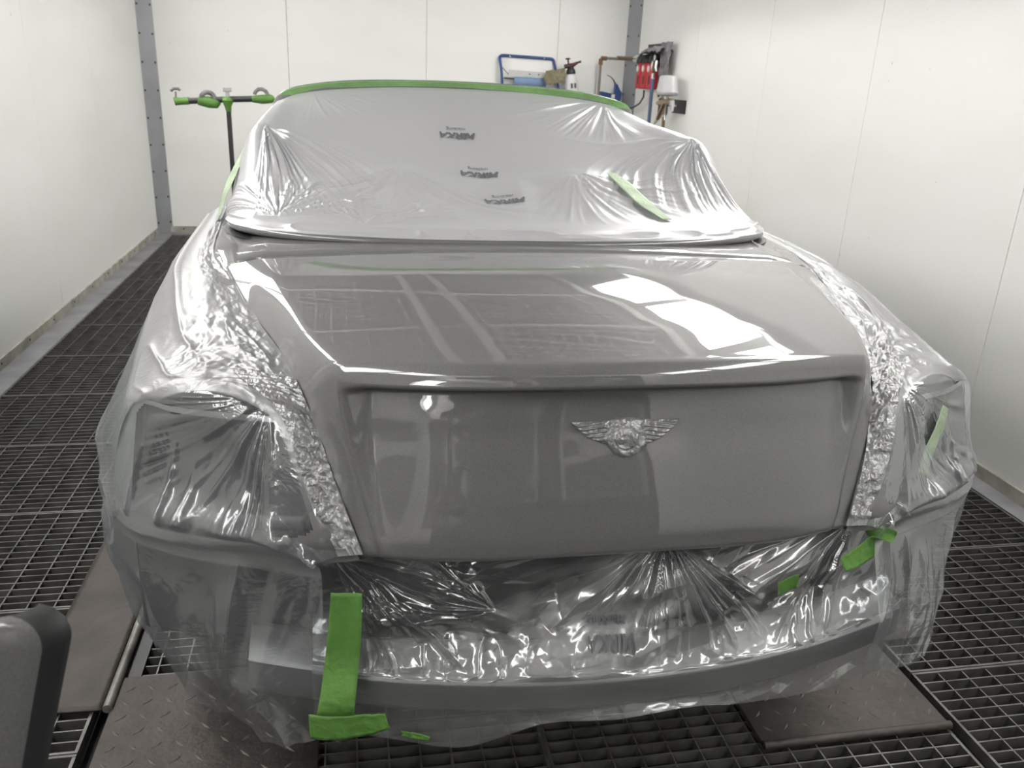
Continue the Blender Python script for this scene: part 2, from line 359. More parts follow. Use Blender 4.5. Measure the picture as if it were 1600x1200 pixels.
# base angles with screws
bl = MB().box((XL, YR, 0.0), (XL+0.012, YB-0.1, 0.058)).build('baseboard_left', M['dirtytrim']); prop(bl, 'dirty beige angle with dark screws at the foot of the left wall', kind='structure')
screws(bl, [(XL+0.012, y, 0.034) for y in np.arange(2.0, 8.4, 0.42)], (1,0,0))
Mr = Matrix.Translation((xr(0), 0, 0)) @ Matrix.Rotation(-math.atan(0.0209), 4, 'Z')
br = MB().box((-0.012, YR, 0), (0, YB-0.1, 0.058), Mr).build('baseboard_right', M['dirtytrim']); prop(br, 'dirty beige angle with dark screws at the foot of the right wall', kind='structure')
screws(br, [(xr(y)-0.013, y, 0.034) for y in np.arange(1.6, 8.4, 0.42)], (-1,0,0))
bb = MB().box((XL+0.1, YB-0.012, 0), (2.7, YB, 0.058)).build('baseboard_back', M['dirtytrim']); prop(bb, 'dirty beige angle at the foot of the back wall', kind='structure')
screws(bb, [(x, YB-0.012, 0.034) for x in np.arange(-1.6, 2.6, 0.42)], (0,-1,0))
def pillar(name, a, b, label):
    a = Vector((*a, 0)); b = Vector((*b, 0)); d = (b-a).normalized(); n = Vector((d.y, -d.x, 0)); L = (b-a).length
    Mx = Matrix(((d.x, n.x, 0, a.x), (d.y, n.y, 0, a.y), (0,0,1,0), (0,0,0,1)))
    p = MB().box((0, -0.004, 0.03), (L, 0, 0.795), Mx).box((0, -0.004, 0.80), (L, 0, ZW), Mx).box((0.004, -0.02, 0.0), (L-0.004, -0.003, ZW), Mx).build(name, M['trimgrey']); prop(p, label, kind='structure')
    pts = []
    for z in np.arange(0.10, 2.6, 0.24 if 'left' in label else 0.27):
        for f in (0.1, 0.87): v = a+d*(L*f)+n*0.001; pts.append((v.x, v.y, z))
    screws(p, pts, n, 0.010)
pillar('trim_4', (XL, YB-0.10), (XL+0.12, YB), 'grey steel corner post with two rows of screws on the left')
pillar('trim_5', (2.725, YB), (xr(8.36), 8.36), 'grey steel corner post with screws behind the air fittings on the right')
# ceiling
ceil = MB().box((XL+0.56, YR, ZC), (2.14, YB, ZC+0.05)).build('ceiling', M['ceil']); prop(ceil, 'white booth ceiling with framed filter fields', kind='structure')
for sx, x0, x1 in ((-1, XL-0.02, XL+0.44), (1, 2.26, 2.84)):
    pass
for x in (XL+0.62, 0.30, 0.62, 2.06):
    MB().box((x-0.035, YR, ZC-0.05), (x+0.035, YB, ZC)).build('ceiling_frame', M['ceil'], ceil)
MB().box((0.335, YR, ZC-0.02), (0.585, YB, ZC)).build('ceiling_rail_cover', M['stripgrey'], ceil)
ycut = [YR, -1.0, 0.9, 2.8, 4.7, 6.6, YB]
for y in ycut: MB().box((XL+0.62, y-0.025, ZC-0.045), (2.06, y+0.025, ZC)).build('ceiling_frame', M['ceil'], ceil)
for y0, y1 in zip(ycut[:-1], ycut[1:]):
    for x0, x1 in ((XL+0.655, 0.265), (0.655, 2.025)):
        MB().box((x0, y0+0.025, ZC-0.012), (x1, y1-0.025, ZC)).build('filter_field', M['filter'], ceil)
        wb_ = MB()
        for x in np.arange(x0+0.07, x1, 0.115): wb_.box((x-0.006, y0+0.03, ZC-0.022), (x+0.006, y1-0.03, ZC-0.014))
        for y in np.arange(y0+0.1, y1, 0.115): wb_.box((x0, y-0.006, ZC-0.022), (x1, y+0.006, ZC-0.014))
        wb_.build('wire_mesh', M['wire'], ceil)
# sloping lamp boxes between wall and ceiling, both sides
def lampbox(side, ya, yb, label):
    xw = XL if side < 0 else xr(0.5*(ya+yb)); xc = XL+0.60 if side < 0 else 2.10
    a = Vector((xw, 0, 2.44)); b = Vector((xc, 0, ZC+0.02)); d = b-a; L = d.length; d.normalize(); n = Vector((-d.z*side*-1, 0, d.x*side*-1))
    n = Vector((d.z, 0, -d.x)) if side < 0 else Vector((-d.z, 0, d.x))
    if n.z > 0: n = -n
    Mx = Matrix(((d.x, 0, n.x, a.x), (0, 1, 0, ya), (d.z, 0, n.z, a.z), (0,0,0,1))); W = yb-ya
    root = empty('ceiling_light', (xw, (ya+yb)/2, ZW), label, 'light', 'sloping lamp boxes along the ceiling edge')
    root_inv = Vector(root.location)
    MB().box((0.0, 0, -0.08), (L, W, -0.02), Mx).build('housing', M['ceil'], root, off=root_inv)
    fr = MB().box((0, 0, -0.02), (0.16, W, 0.004), Mx).box((L-0.16, 0, -0.02), (L, W, 0.004), Mx).box((0, 0, -0.02), (L, 0.11, 0.004), Mx).box((0, W-0.11, -0.02), (L, W, 0.004), Mx)
    fr.build('frame', M['ceil'], root, off=root_inv)
    MB().box((0.135, 0.0, 0.004), (0.15, W, 0.19), Mx).build('added_light_stop', M['ceil'], root, off=root_inv)  # lip added out of view to keep lamp light off the wall right below
    MB().box((0.16, 0.11, -0.02), (L-0.16, W-0.11, -0.006), Mx).build('diffuser', M['lamp_glass'], root, off=root_inv)
ylc = [-2.5, -0.85, 0.8, 2.45, 4.1, 5.75, 7.4]
for i, (ya, yb) in enumerate(zip(ylc[:-1], ylc[1:])):
    nth = ['first', 'second', 'third', 'fourth', 'fifth', 'sixth'][i]
    lampbox(-1, ya, yb, '%s sloping lamp box from the doors above the left wall' % nth)
    lampbox(1, ya, yb, '%s sloping lamp box from the doors above the right wall' % nth)
for y in (YR-0.02, YB):   # end gables that close the lamp slopes
    o = MB().box((XL-0.05, y, ZW-0.05), (2.9, y+0.05, ZC+0.05)).build('trim_6', M['ceil']); prop(o, 'white gable sheet above the %s wall' % ('rear door' if y < 0 else 'back'), kind='structure')
# door windows behind the photographer
for k, xc in enumerate((-1.25, -0.42, 0.62, 1.55)):
    o = MB().box((xc-0.30, YR, 1.15), (xc+0.30, YR+0.012, 2.02)).build('window_%d' % (k+1), M['darkglass']); prop(o, '%s dark pane from the left wall in the door wall behind the photographer' % ['first', 'second', 'third', 'fourth'][k], kind='structure')
    f = MB().box((xc-0.34, YR, 1.11), (xc+0.34, YR+0.016, 1.15)).box((xc-0.34, YR, 2.02), (xc+0.34, YR+0.016, 2.06)).box((xc-0.34, YR, 1.15), (xc-0.30, YR+0.016, 2.02)).box((xc+0.30, YR, 1.15), (xc+0.34, YR+0.016, 2.02))
    f.build('window_frame', M['trimgrey'], o)

# ------------------------------------------------------------------ the car
CAR = empty('car', (C, 3.5, 0.0), 'silver grey convertible car with bare boot lid, the rest masked in film', 'car')
CO = (C, 3.5, 0.0)
# ---- boot lid: rows (centre Y,Z | crease w,Y,Z | edge w,Y,Z)
LID = [((2.060,1.138),(.675,2.050,1.120),(.757,2.050,1.106)),
       ((1.800,1.144),(.620,1.800,1.119),(.692,1.800,1.090)),
       ((1.620,1.141),(.580,1.630,1.113),(.637,1.630,1.062)),
       ((1.460,1.132),(.545,1.490,1.106),(.588,1.500,1.043)),
       ((1.345,1.121),(.512,1.405,1.099),(.570,1.446,1.034)),
       ((1.285,1.1145),(.492,1.362,1.0935),(.560,1.415,1.022)),
       ((1.262,1.1115),(.486,1.348,1.0905),(.556,1.405,1.017)),
       ((1.254,1.1045),(.486,1.342,1.084),(.554,1.400,1.014)),
       ((1.247,1.090),(.487,1.337,1.073),(.551,1.392,1.009)),
       ((1.243,1.070),(.488,1.334,1.053),(.546,1.380,1.002)),
       ((1.243,1.050),(.487,1.331,1.030),(.540,1.365,.992)),
       ((1.236,1.000),(.480,1.322,.985),(.526,1.338,.957)),
       ((1.225,.930),(.463,1.300,.920),(.508,1.308,.908)),
       ((1.215,.860),(.445,1.275,.855),(.489,1.284,.857)),
       ((1.208,.800),(.428,1.252,.797),(.466,1.262,.797)),
       ((1.208,.780),(.422,1.248,.776),(.458,1.254,.776)),
       ((1.220,.766),(.420,1.262,.763),(.455,1.268,.763)),
       ((1.252,.762),(.420,1.288,.760),(.452,1.292,.760))]
kn = [0]
for a, b in zip(LID[:-1], LID[1:]): kn.append(kn[-1]+math.hypot(a[0][0]-b[0][0], a[0][1]-b[0][1])+0.01)
kn = np.array(kn)
q = np.unique(np.concatenate([np.linspace(kn[i], kn[i+1], n) for i, n in enumerate([14,12,12,12,10,7,7,7,6,10,16,16,14,12,6,5,4])]))
ctr = pchip(kn, [r[0] for r in LID], q); cre = pchip(kn, [r[1] for r in LID], q); edg = pchip(kn, [r[2] for r in LID], q)
nc_half = 64; nr = len(q)
tt = np.linspace(0, 1, 46); ss = np.linspace(0, 1, 22)[1:]
half = np.zeros((nr, len(tt)+len(ss), 3))
isdeck = q <= kn[6]
for i in range(nr):
    wc, Yc, Zc = cre[i]; we, Ye, Ze = edg[i]; y0, z0 = ctr[i]
    u = wc*tt; half[i, :len(tt), 0] = u; ex_ = 2.2 if isdeck[i] else 2.2+2.3*float(sstep(kn[8], kn[11], q[i])); half[i, :len(tt), 1] = y0+(Yc-y0)*tt**ex_; half[i, :len(tt), 2] = z0+(Zc-z0)*tt**2.0
    # rounded shoulder: Hermite from the crease (tangent of the crown) to the lid edge
    p0 = np.array([wc, Yc, Zc]); p1 = np.array([we, Ye, Ze]); D = p1-p0; L = np.linalg.norm(D)
    t0 = np.array([wc, ex_*(Yc-y0), 2.0*(Zc-z0)]); t0 = t0/np.linalg.norm(t0)*L*0.9
    t1 = D*1.25
    s = ss[:, None]
    half[i, len(tt):] = (2*s**3-3*s**2+1)*p0+(s**3-2*s**2+s)*t0+(-2*s**3+3*s**2)*p1+(s**3-s**2)*t1
LIDG = np.concatenate([half[:, :0:-1]*[-1,1,1], half], 1)
for it in range(26):      # soften the shoulder crease (edges stay put)
    sm = LIDG.copy(); sm[:, 1:-1, 1:] = .25*LIDG[:, :-2, 1:]+.5*LIDG[:, 1:-1, 1:]+.25*LIDG[:, 2:, 1:]; LIDG = sm
# sunk number-plate field below the lip
au = np.abs(LIDG[..., 0]); zz = LIDG[..., 2]; rowk = np.repeat(q[:, None], LIDG.shape[1], 1)
m_u = 1-sstep(.425, .492, au+0.12*np.clip(1.0-zz, 0, 1))
m_z = pchip([kn[0], kn[9]-.006, kn[10]-.008, kn[11], kn[12], kn[13], kn[14], kn[-1]], [0, 0, .036, .033, .021, .010, .003, 0], q)
LIDG[..., 1] += m_u*m_z[:, None]
LIDG[..., 0] += C
lid = grid_obj('trunk_lid', LIDG, M['paint'], CAR, off=CO, flip=True)
so = lid.modifiers.new('thick', 'SOLIDIFY'); so.thickness = 0.010; so.offset = -1
lid['label'] = 'bare glossy silver grey boot lid'
# ---- badge: winged shape with round centre, wrapped in sprayed tape
def lid_y(u, z):
    face = LIDG[q > kn[10]]; d = (face[..., 0]-C-u)**2+(face[..., 2]-z)**2; k = np.unravel_index(d.argmin(), d.shape); return face[k][1]
def badge():
    # upper and lower outline (u, z offset) measured about the badge centre
    up = [(-.099,.013),(-.06,.013),(-.03,.014),(-.012,.018),(.012,.018),(.03,.014),(.06,.013),(.099,.013)]
    lo = [(-.099,.013),(-.085,-.002),(-.066,-.016),(-.045,-.024),(-.035,-.027),(-.022,-.042),(-.008,-.049),(.008,-.049),(.022,-.043),(.035,-.029),(.045,-.026),(.066,-.018),(.085,-.004),(.099,.013)]
    us = np.linspace(-.0985, .0985, 150); zu = np.interp(us, [p[0] for p in up], [p[1] for p in up]); zl = np.interp(us, [p[0] for p in lo], [p[1] for p in lo])
    t = np.linspace(0, 1, 48)[:, None]; U = np.repeat(us[None], 48, 0); Z = zu[None]*(1-t)+zl[None]*t
    rad = np.hypot(U, Z+0.012)
    edge = np.minimum(np.minimum(t, 1-t)*(zu-zl)[None], (0.0995-np.abs(U))*0.7); dome = 0.0065*np.sqrt(np.clip(edge/0.008, 0, 1))
    feather = 0.0016*np.sin((Z*1.0+0.10*np.abs(U))*900)*sstep(.034, .042, np.abs(U))
    disc = 0.003*(1-sstep(.020, .0235, rad))+0.0012*np.exp(-((rad-.0255)/.003)**2)
    crk = 0.0055*(crumple(U*42+3, Z*42, 2.0)-.5)
    H = dome+(feather+disc+crk)*np.clip(edge/0.006, 0, 1)
    z0 = 0.990; Y = np.zeros_like(U)
    y_c = lid_y(0, z0-0.015); y_t = lid_y(0, z0+0.013); y_b = lid_y(0, z0-0.048); slope = (y_t-y_b)/0.061; curve = (lid_y(0.1, z0)-lid_y(0, z0))/0.01
    Y = y_c+slope*(Z+0.015)+curve*U**2-0.0008-H
    G = np.stack([C+U, Y, z0+Z], -1)
    o = grid_obj('badge', G, M['taped'], lid, off=CO); o['label'] = 'winged badge wrapped in silver sprayed tape'
badge()

# ---- quarter panels and tail: side = +1 right, -1 left
FEN = [  # rows front to back; columns from lid edge outwards and down the side
 [(.83,2.75,1.125),(.88,2.75,1.10),(.925,2.75,1.03),(.955,2.75,.92),(.96,2.75,.75),(.95,2.75,.50),(.93,2.75,.34)],
 [(.792,2.20,1.112),(.86,2.20,1.092),(.925,2.20,1.01),(.962,2.20,.88),(.965,2.20,.76),(.95,2.20,.62),(.94,2.20,.55)],
 [(.719,1.90,1.098),(.805,1.90,1.083),(.900,1.89,.995),(.955,1.88,.86),(.958,1.88,.77),(.955,1.88,.745),(.93,1.88,.735)],
 [(.643,1.65,1.064),(.745,1.66,1.052),(.868,1.65,.978),(.940,1.67,.85),(.942,1.67,.755),(.938,1.67,.735),(.90,1.67,.728)],
 [(.588,1.50,1.041),(.695,1.53,1.032),(.846,1.50,.975),(.915,1.56,.83),(.918,1.56,.745),(.912,1.565,.73),(.87,1.58,.722)]]
# rear face: rows light top -> strip bottom ; columns lid edge -> round the corner
TAIL = [
 [(.552,1.405,1.012),(.600,1.425,1.022),(.700,1.490,1.022),(.790,1.525,1.005),(.846,1.500,.977),(.885,1.56,.93)],
 [(.540,1.366,.990),(.578,1.358,.989),(.670,1.392,.985),(.770,1.440,.980),(.846,1.496,.974),(.900,1.56,.90)],
 [(.505,1.303,.897),(.553,1.304,.900),(.660,1.345,.888),(.770,1.400,.882),(.857,1.468,.878),(.912,1.56,.85)],
 [(.470,1.262,.803),(.523,1.254,.812),(.650,1.300,.800),(.770,1.370,.790),(.864,1.440,.785),(.920,1.55,.78)],
 [(.458,1.252,.765),(.520,1.256,.762),(.650,1.300,.748),(.770,1.365,.738),(.866,1.436,.732),(.922,1.55,.73)]]
def mirror(G, side): G = np.array(G, float).copy(); G[..., 0] = C+side*G[..., 0]; return G
for side in (-1, 1):
    sn = 'left' if side < 0 else 'right'
    G = net(mirror(FEN, side), 50, 44); grid_obj('rear_fender', G, M['paint'], CAR, off=CO, flip=(side > 0))
    T = net(TAIL, 70, 80); rr = np.linspace(0, 4, 70)[:, None]; cc = np.linspace(0, 5, 80)[None]
    # rounded-rectangle lamp aperture in (row, column) space
    dx = np.maximum(np.abs(cc-2.52)-1.52+0.45, 0)/0.45; dy = np.maximum(np.abs(rr-2.05)-1.0+0.35, 0)/0.35
    dd = np.hypot(dx, dy)+0*rr; inside = dd < 1
    Tb = T.copy(); Tb[inside, 1] += 0.055*sstep(1.0, 0.8, dd)[inside] if False else 0
    pocket = T.copy(); pocket[..., 1] += 0.06*(1-sstep(0.80, 1.02, dd)); pocket[..., 2] -= 0.0
    kc = lambda msk: (msk[:-1, :-1] & msk[1:, :-1] & msk[:-1, 1:] & msk[1:, 1:])
    keep_in = kc(dd < 1.03); keep_out = ~kc(dd < 0.97) & (rr[:-1] >= 0.93)
    grid_obj('tail_panel', mirror(T, side), M['paint'], CAR, keep=keep_out, off=CO, flip=(side > 0))
    grid_obj('tail_lamp', mirror(pocket, side), M['lamp'], CAR, keep=keep_in, off=CO, flip=(side > 0))['label'] = 'dark %s tail lamp opening under film' % sn
    # the return under the strip
    V = [mirror([T[-1, j]], side)[0] for j in range(80)]; V2 = [v+np.array([0, 0.10, 0.004]) for v in V]
    G2 = np.array([V, V2]); grid_obj('tail_return', G2, M['paint'], CAR, off=CO)
# ---- dark rear structure, crash beam, floor pan
def swept(u0, u1, yfun, prof, n=40):
    V = []; F = []; k = len(prof)
    for i in range(n+1):
        u = u0+(u1-u0)*i/n
        for dy, z in prof: V.append((C+u, yfun(u)+dy, z))
    for i in range(n):
        for j in range(k): F.append((i*k+j, i*k+(j+1)%k, (i+1)*k+(j+1)%k, (i+1)*k+j))
    F.append(tuple(range(k))); F.append(tuple(range(n*k, n*k+k))[::-1]); return V, F
V, F = swept(-.88, .88, lambda u: 1.33+.22*u*u, [(0,.74),(.25,.76),(.25,.48),(0.02,.47),(-.01,.5)]); o = mesh_obj('rear_panel', V, F, M['darkcar'], CAR, False, CO)
V, F = swept(-.66, .66, lambda u: 1.168+.30*u*u, [(0.004,.537),(0.012,.545),(.075,.565),(.10,.555),(.10,.475),(.012,.465),(.0,.48)]); o = mesh_obj('crash_beam', V, F, M['beam'], CAR, True, CO); o.data.set_sharp_from_angle(angle=math.radians(30)); o['label'] = 'bowed bumper beam under the film'
for s in (-1, 1): MB().box((C+s*.42-.05, 1.31, .48), (C+s*.42+.05, 1.40, .56)).build('beam_bracket', M['darkcar'], CAR, off=CO)
MB().box((C-.80, 1.62, .40), (C+.80, 5.6, .47)).build('floor_pan', M['darkcar'], CAR, off=CO)
# ---- rest of the body (doors, front wings, bonnet), mostly hidden behind the masking
for side in (-1, 1):
    SID = [[(.83,2.70,1.125),(.90,2.70,1.06),(.955,2.70,.90),(.955,2.70,.60),(.92,2.70,.34)],
           [(.84,3.40,1.09),(.90,3.40,1.03),(.955,3.40,.88),(.950,3.40,.58),(.91,3.40,.32)],
           [(.82,4.20,1.06),(.88,4.20,1.01),(.95,4.20,.86),(.955,4.20,.6),(.92,4.20,.32)],
           [(.76,5.00,1.01),(.86,5.00,.98),(.955,5.00,.86),(.96,5.00,.74),(.94,5.00,.70)],
           [(.66,5.70,.90),(.76,5.66,.88),(.86,5.60,.76),(.88,5.58,.55),(.86,5.58,.30)]]
    grid_obj('side_panel', net(mirror(SID, side), 50, 30), M['paint'], CAR, off=CO, flip=(side > 0))
BON = [[(u, y+.10*(1-(u/.84)**2)*k, z+.05*(1-(u/.84)**2)) for u in (-.84*w_, -.6*w_, -.3*w_, 0, .3*w_, .6*w_, .84*w_)] for y, z, w_, k in ((4.20,1.055,1,.6),(4.7,1.03,.97,.6),(5.2,.97,.9,.7),(5.7,.88,.80,1.0),(5.85,.74,.9,1.2),(5.86,.50,.95,1.2),(5.80,.28,.95,1.0))]
BG = net(np.array(BON)+np.array([C,0,0]), 50, 40); grid_obj('bonnet', BG, M['paint'], CAR, off=CO, flip=True)
# wheels
def wheel(u, y):
    r = .352; s = 1 if u > 0 else -1
    Mx = trs((C+u, y, r+.004), (0, PI/2, 0))
    t = MB().lathe([(.235,-.125),(.30,-.137),(.338,-.125),(.352,-.10),(.352,.10),(.338,.125),(.30,.137),(.235,.125),(.235,-.125)], Mx, 48).build('tyre', M['rubber'], CAR, True, CO)
    rm = MB().lathe([(.05,s*.075),(.10,s*.06),(.21,s*.05),(.236,s*.11),(.236,-s*.11),(.2,-s*.10),(.05,-s*.1)], Mx, 40)
    for k in range(10):
        a = 2*PI*k/10; rm.box((.04,-.014,s*.055),(.23,.014,s*.095), Mx @ Matrix.Rotation(a, 4, 'Z'))
    rm.build('rim', M['beam'], t, True, CO); return t
for y in (2.22, 4.97):
    for u in (-.80, .80): wheel(u, y)
# tonneau rim: bright ring around the open cabin
RIM = [(0,2.130,1.140),(.20,2.134,1.140),(.40,2.155,1.141),(.56,2.19,1.142),(.68,2.245,1.143),(.760,2.325,1.143),(.800,2.44,1.140),(.815,2.62,1.135),(.825,2.90,1.125)]
rimc = np.array([(-u, y, z) for u, y, z in RIM[:0:-1]]+RIM); rimc = crom(rimc, np.linspace(0, len(rimc)-1, 120)); rimc[:, 0] += C
inn = np.array([C, 3.1, 0.0])
def rim_off(d, dz):
    v = rimc.copy(); dirv = (inn-v); dirv[:, 2] = 0; dirv /= np.linalg.norm(dirv, axis=1, keepdims=True); v += dirv*d; v[:, 2] += dz; return v
RG = np.stack([rim_off(.030,-.012), rim_off(.006,-.010), rim_off(0,-.002), rim_off(.004,.008), rim_off(.03,.014), rim_off(.09,.022), rim_off(.14,.02)])
grid_obj('tonneau_rim', RG, M['paint'], CAR, off=CO)
GAP = np.stack([rim_off(-.012,-.020), rim_off(.03,-.016)]); grid_obj('rim_gasket', GAP, M['black'], CAR, off=CO)
# body deck between lid front edge and rim
dk = np.stack([LIDG[0]+[0,.003,-.002], LIDG[0]+[0,.05,-.001]]); 
front = LIDG[0].copy(); ub = (front[:, 0]-C)
rimY = np.interp(np.abs(ub), [r[0] for r in RIM], [r[1] for r in RIM]); tgt = front.copy(); tgt[:, 1] = np.minimum(rimY+.03, 2.42); tgt[:, 2] = front[:, 2]+np.interp(np.abs(ub), [0,.5,.76],[.004,.008,.014])
for k in range(len(ub)):
    if abs(ub[k]) > .74: tgt[k, 0] = C+np.sign(ub[k])*(abs(ub[k])+.035)
DK = np.stack([front+[0,.004,-.016], front+[0,.004,-.003], front+(tgt-front)*.3, front+(tgt-front)*.7, tgt]); grid_obj('rear_deck', DK, M['paint'], CAR, off=CO)
for s in (-1, 1):
    Ys = np.linspace(2.02, 2.80, 30); uo = np.interp(Ys, [2.0,2.1,2.2,2.75], [.750,.770,.796,.835]); ui = np.interp(Ys, [2.02,2.30,2.36,2.5,2.8], [.66,.70,.745,.775,.79])
    zo = np.interp(Ys, [2.0,2.2,2.75], [1.1035,1.1135,1.1255]); zi = np.interp(Ys, [2.02,2.3,2.8], [1.098,1.112,1.12])
    t = np.linspace(0, 1, 8)[:, None]; GG = np.stack([C+s*(ui*(1-t)+uo*t), Ys+0*t, zi*(1-t)+zo*t+.006*np.sin(t*PI)], -1); grid_obj('deck_corner', GG, M['paint'], CAR, off=CO)
# windscreen frame with glass, raised side windows, seats
HDR = np.array([(-.755,3.72,1.36),(-.715,3.62,1.432),(-.62,3.59,1.467),(-.40,3.575,1.494),(0,3.565,1.505),(.40,3.575,1.494),(.62,3.59,1.467),(.715,3.62,1.432),(.755,3.72,1.36)])
hc = crom(HDR, np.linspace(0, 8, 50)); hc[:, 0] += C
pil = [(C-.84,4.35,1.04)]+[tuple(p) for p in hc]+[(C+.84,4.35,1.04)]
MB().tube(pil, .024, 12).build('windscreen_frame', M['paint'], CAR, True, CO)
WG = np.stack([hc, np.stack([C+(hc[:, 0]-C)*1.12, np.full(50, 4.40), np.full(50, 1.05)], -1)])
glass = mat('tinted_glass', (0.10, 0.12, 0.12), 0.05); grid_obj('windscreen', np.stack([WG[0]*(1-t)+WG[1]*t for t in np.linspace(0,1,8)]), glass, CAR, off=CO)
for s in (-1, 1):
    poly = [(2.86,1.355),(2.92,1.368),(3.66,1.425),(4.25,1.06),(2.80,1.06)]
    V = []
    for dx in (0, -.006):
        for y, z in poly: V.append((C+s*(.845+dx-(z-1.06)*.40), y, z))
    MB().add(V, [(0,1,2,3,4),(9,8,7,6,5)]+[(i,(i+1)%5,5+(i+1)%5,5+i) for i in range(5)]).build('side_window', glass, CAR, off=CO)
for s in (-1, 1):
    sg = [[(s*.32+du*w2, y, z) for du in (-1,-.6,0,.6,1)] for y, z, w2 in ((2.70,.55,.23),(2.72,.80,.24),(2.78,1.04,.22),(2.80,1.10,.12),(2.81,1.20,.12),(2.86,1.228,.11),(2.92,1.20,.12),(2.93,1.08,.13),(2.98,1.0,.22),(3.02,.6,.24))]
    grid_obj('seat', net(np.array(sg)+np.array([C,0,0]), 40, 20), M['leather'], CAR, off=CO)

# ------------------------------------------------------------------ masking film
def film_obj(name, G, disp, m, over, crk, label, grp='sheets of plastic masking film on the car'):
    n = gnormals(G); P = G+n*disp[..., None]; loc = P.reshape(-1, 3).mean(0); loc[2] = P[..., 2].min()
    o = grid_obj(name, P, m, off=loc, attrs={'overspray': np.clip(over, 0, 1), 'crinkle': crk}); o.location = loc
    prop(o, label, 'film', grp); return o, P
# --- cabin sheet: rows rim -> header, columns left -> right
def cab_row(Y, zs, us=(0,.16,.307,.50,.64,.724,.775,.82,.835), ys=None):
    half = [(u, (Y if ys is None else ys[k]), z) for k, (u, z) in enumerate(zip(us, zs))]
    return [(-u, y, z) for u, y, z in half[:0:-1]]+half
rimU = [0,.16,.307,.46,.60,.70,.765,.80,.812]
rimY = [2.135,2.138,2.148,2.172,2.212,2.265,2.335,2.42,2.50]
cab = [cab_row(0, [1.150,1.150,1.150,1.151,1.151,1.151,1.150,1.148,1.14], rimU, rimY),
       cab_row(0, [1.166,1.166,1.166,1.167,1.168,1.168,1.166,1.158,1.145], [0,.16,.306,.456,.59,.685,.748,.79,.806], [2.21,2.213,2.22,2.243,2.275,2.325,2.385,2.46,2.54]),
       cab_row(0, [1.150,1.155,1.164,1.176,1.192,1.20,1.195,1.17,1.14], [0,.16,.306,.466,.60,.70,.762,.805,.815], [2.45,2.45,2.45,2.46,2.48,2.51,2.54,2.58,2.62]),
       cab_row(0, [1.160,1.177,1.196,1.210,1.245,1.275,1.262,1.19,1.12], [0,.16,.307,.48,.62,.712,.768,.81,.825], [2.68,2.68,2.68,2.68,2.69,2.69,2.70,2.71,2.72]),
       cab_row(2.80, [1.186,1.214,1.240,1.235,1.285,1.345,1.320,1.20,1.11]),
       cab_row(2.88, [1.202,1.228,1.251,1.250,1.310,1.374,1.345,1.21,1.11]),
       cab_row(3.00, [1.232,1.250,1.268,1.285,1.335,1.380,1.352,1.21,1.11]),
       cab_row(3.25, [1.335,1.338,1.340,1.350,1.375,1.398,1.365,1.22,1.11]),
       cab_row(3.45, [1.440,1.436,1.428,1.418,1.410,1.412,1.375,1.22,1.11]),
       cab_row(0, [1.508,1.506,1.501,1.487,1.465,1.436,1.40,1.24,1.11], [0,.16,.307,.50,.63,.708,.755,.81,.835], [3.555,3.556,3.560,3.572,3.58,3.60,3.64,3.68,3.70])]
G = net(np.array(cab)+np.array([C,0,0]), 420, 460)
U = G[..., 0]-C; Yv = G[..., 1]; Zv = G[..., 2]
rowp = np.linspace(0, 9, 420)[:, None]+0*U
inner = sstep(0.5, 1.4, rowp)*(1-sstep(8.3, 8.9, rowp))
ex, ey, ez = (1,0,0), (0,1,0), (0,0,1); dn = (0,-.75,-.66); 
disp = fan(G, car(-.724,2.90,1.372), ex, ez, 95, .016, .05, .62, 1, -0.95, 0.75)           # pleats from the left window corner
disp += fan(G, car(.724,2.90,1.374), ex, ez, 100, .015, .05, .60, 2, -2.05, 0.95)          # and the right one
disp += fan(G, car(-.42,2.24,1.155), ex, ey, 60, .013, .03, .50, 3, 1.45, 1.2)             # pinched at the rim
disp += fan(G, car(-.65,2.33,1.16), ex, ey, 70, .016, .03, .42, 8, 1.3, 1.5)
disp += fan(G, car(.30,2.86,1.25), ex, ey, 60, .007, .05, .62, 4, -1.4, 1.3)               # off the two headrests
disp += fan(G, car(-.30,2.86,1.25), ex, ey, 60, .007, .05, .62, 5, -1.5, 1.3)
disp += fan(G, car(.60,3.58,1.47), ex, ey, 90, .012, .02, .50, 6, -2.2, 0.9)               # folds under the header tape
disp += fan(G, car(-.60,3.58,1.47), ex, ey, 60, .006, .02, .40, 9, -1.0, 0.8)
disp += folds(U, Yv, 0.92, -0.38, 7.0, .006, 4)*sstep(2.9, 3.2, Yv)*sstep(-.1, .3, U)
disp = disp*inner
disp += .004*(fbm(U*5, Yv*5)-.45)*inner
disp += .009*ridged(U*9+2, rowp*2.2)**3*(1-sstep(.5, 1.3, rowp))*sstep(.0, .3, rowp)       # rumpled hem on the rim
over = .93-.10*fbm(U*3, Yv*3)
crk = .25+.75*(1-sstep(.8, 1.6, rowp))+.5*np.exp(-((U-.62)**2+(Yv-3.5)**2)/.02)+.45*sstep(.62, .74, np.abs(U))
CABF, CABP = film_obj('masking_film', G, disp, M['filmcabin'], over, crk, 'grey oversprayed film stretched over the open cabin and headrests')
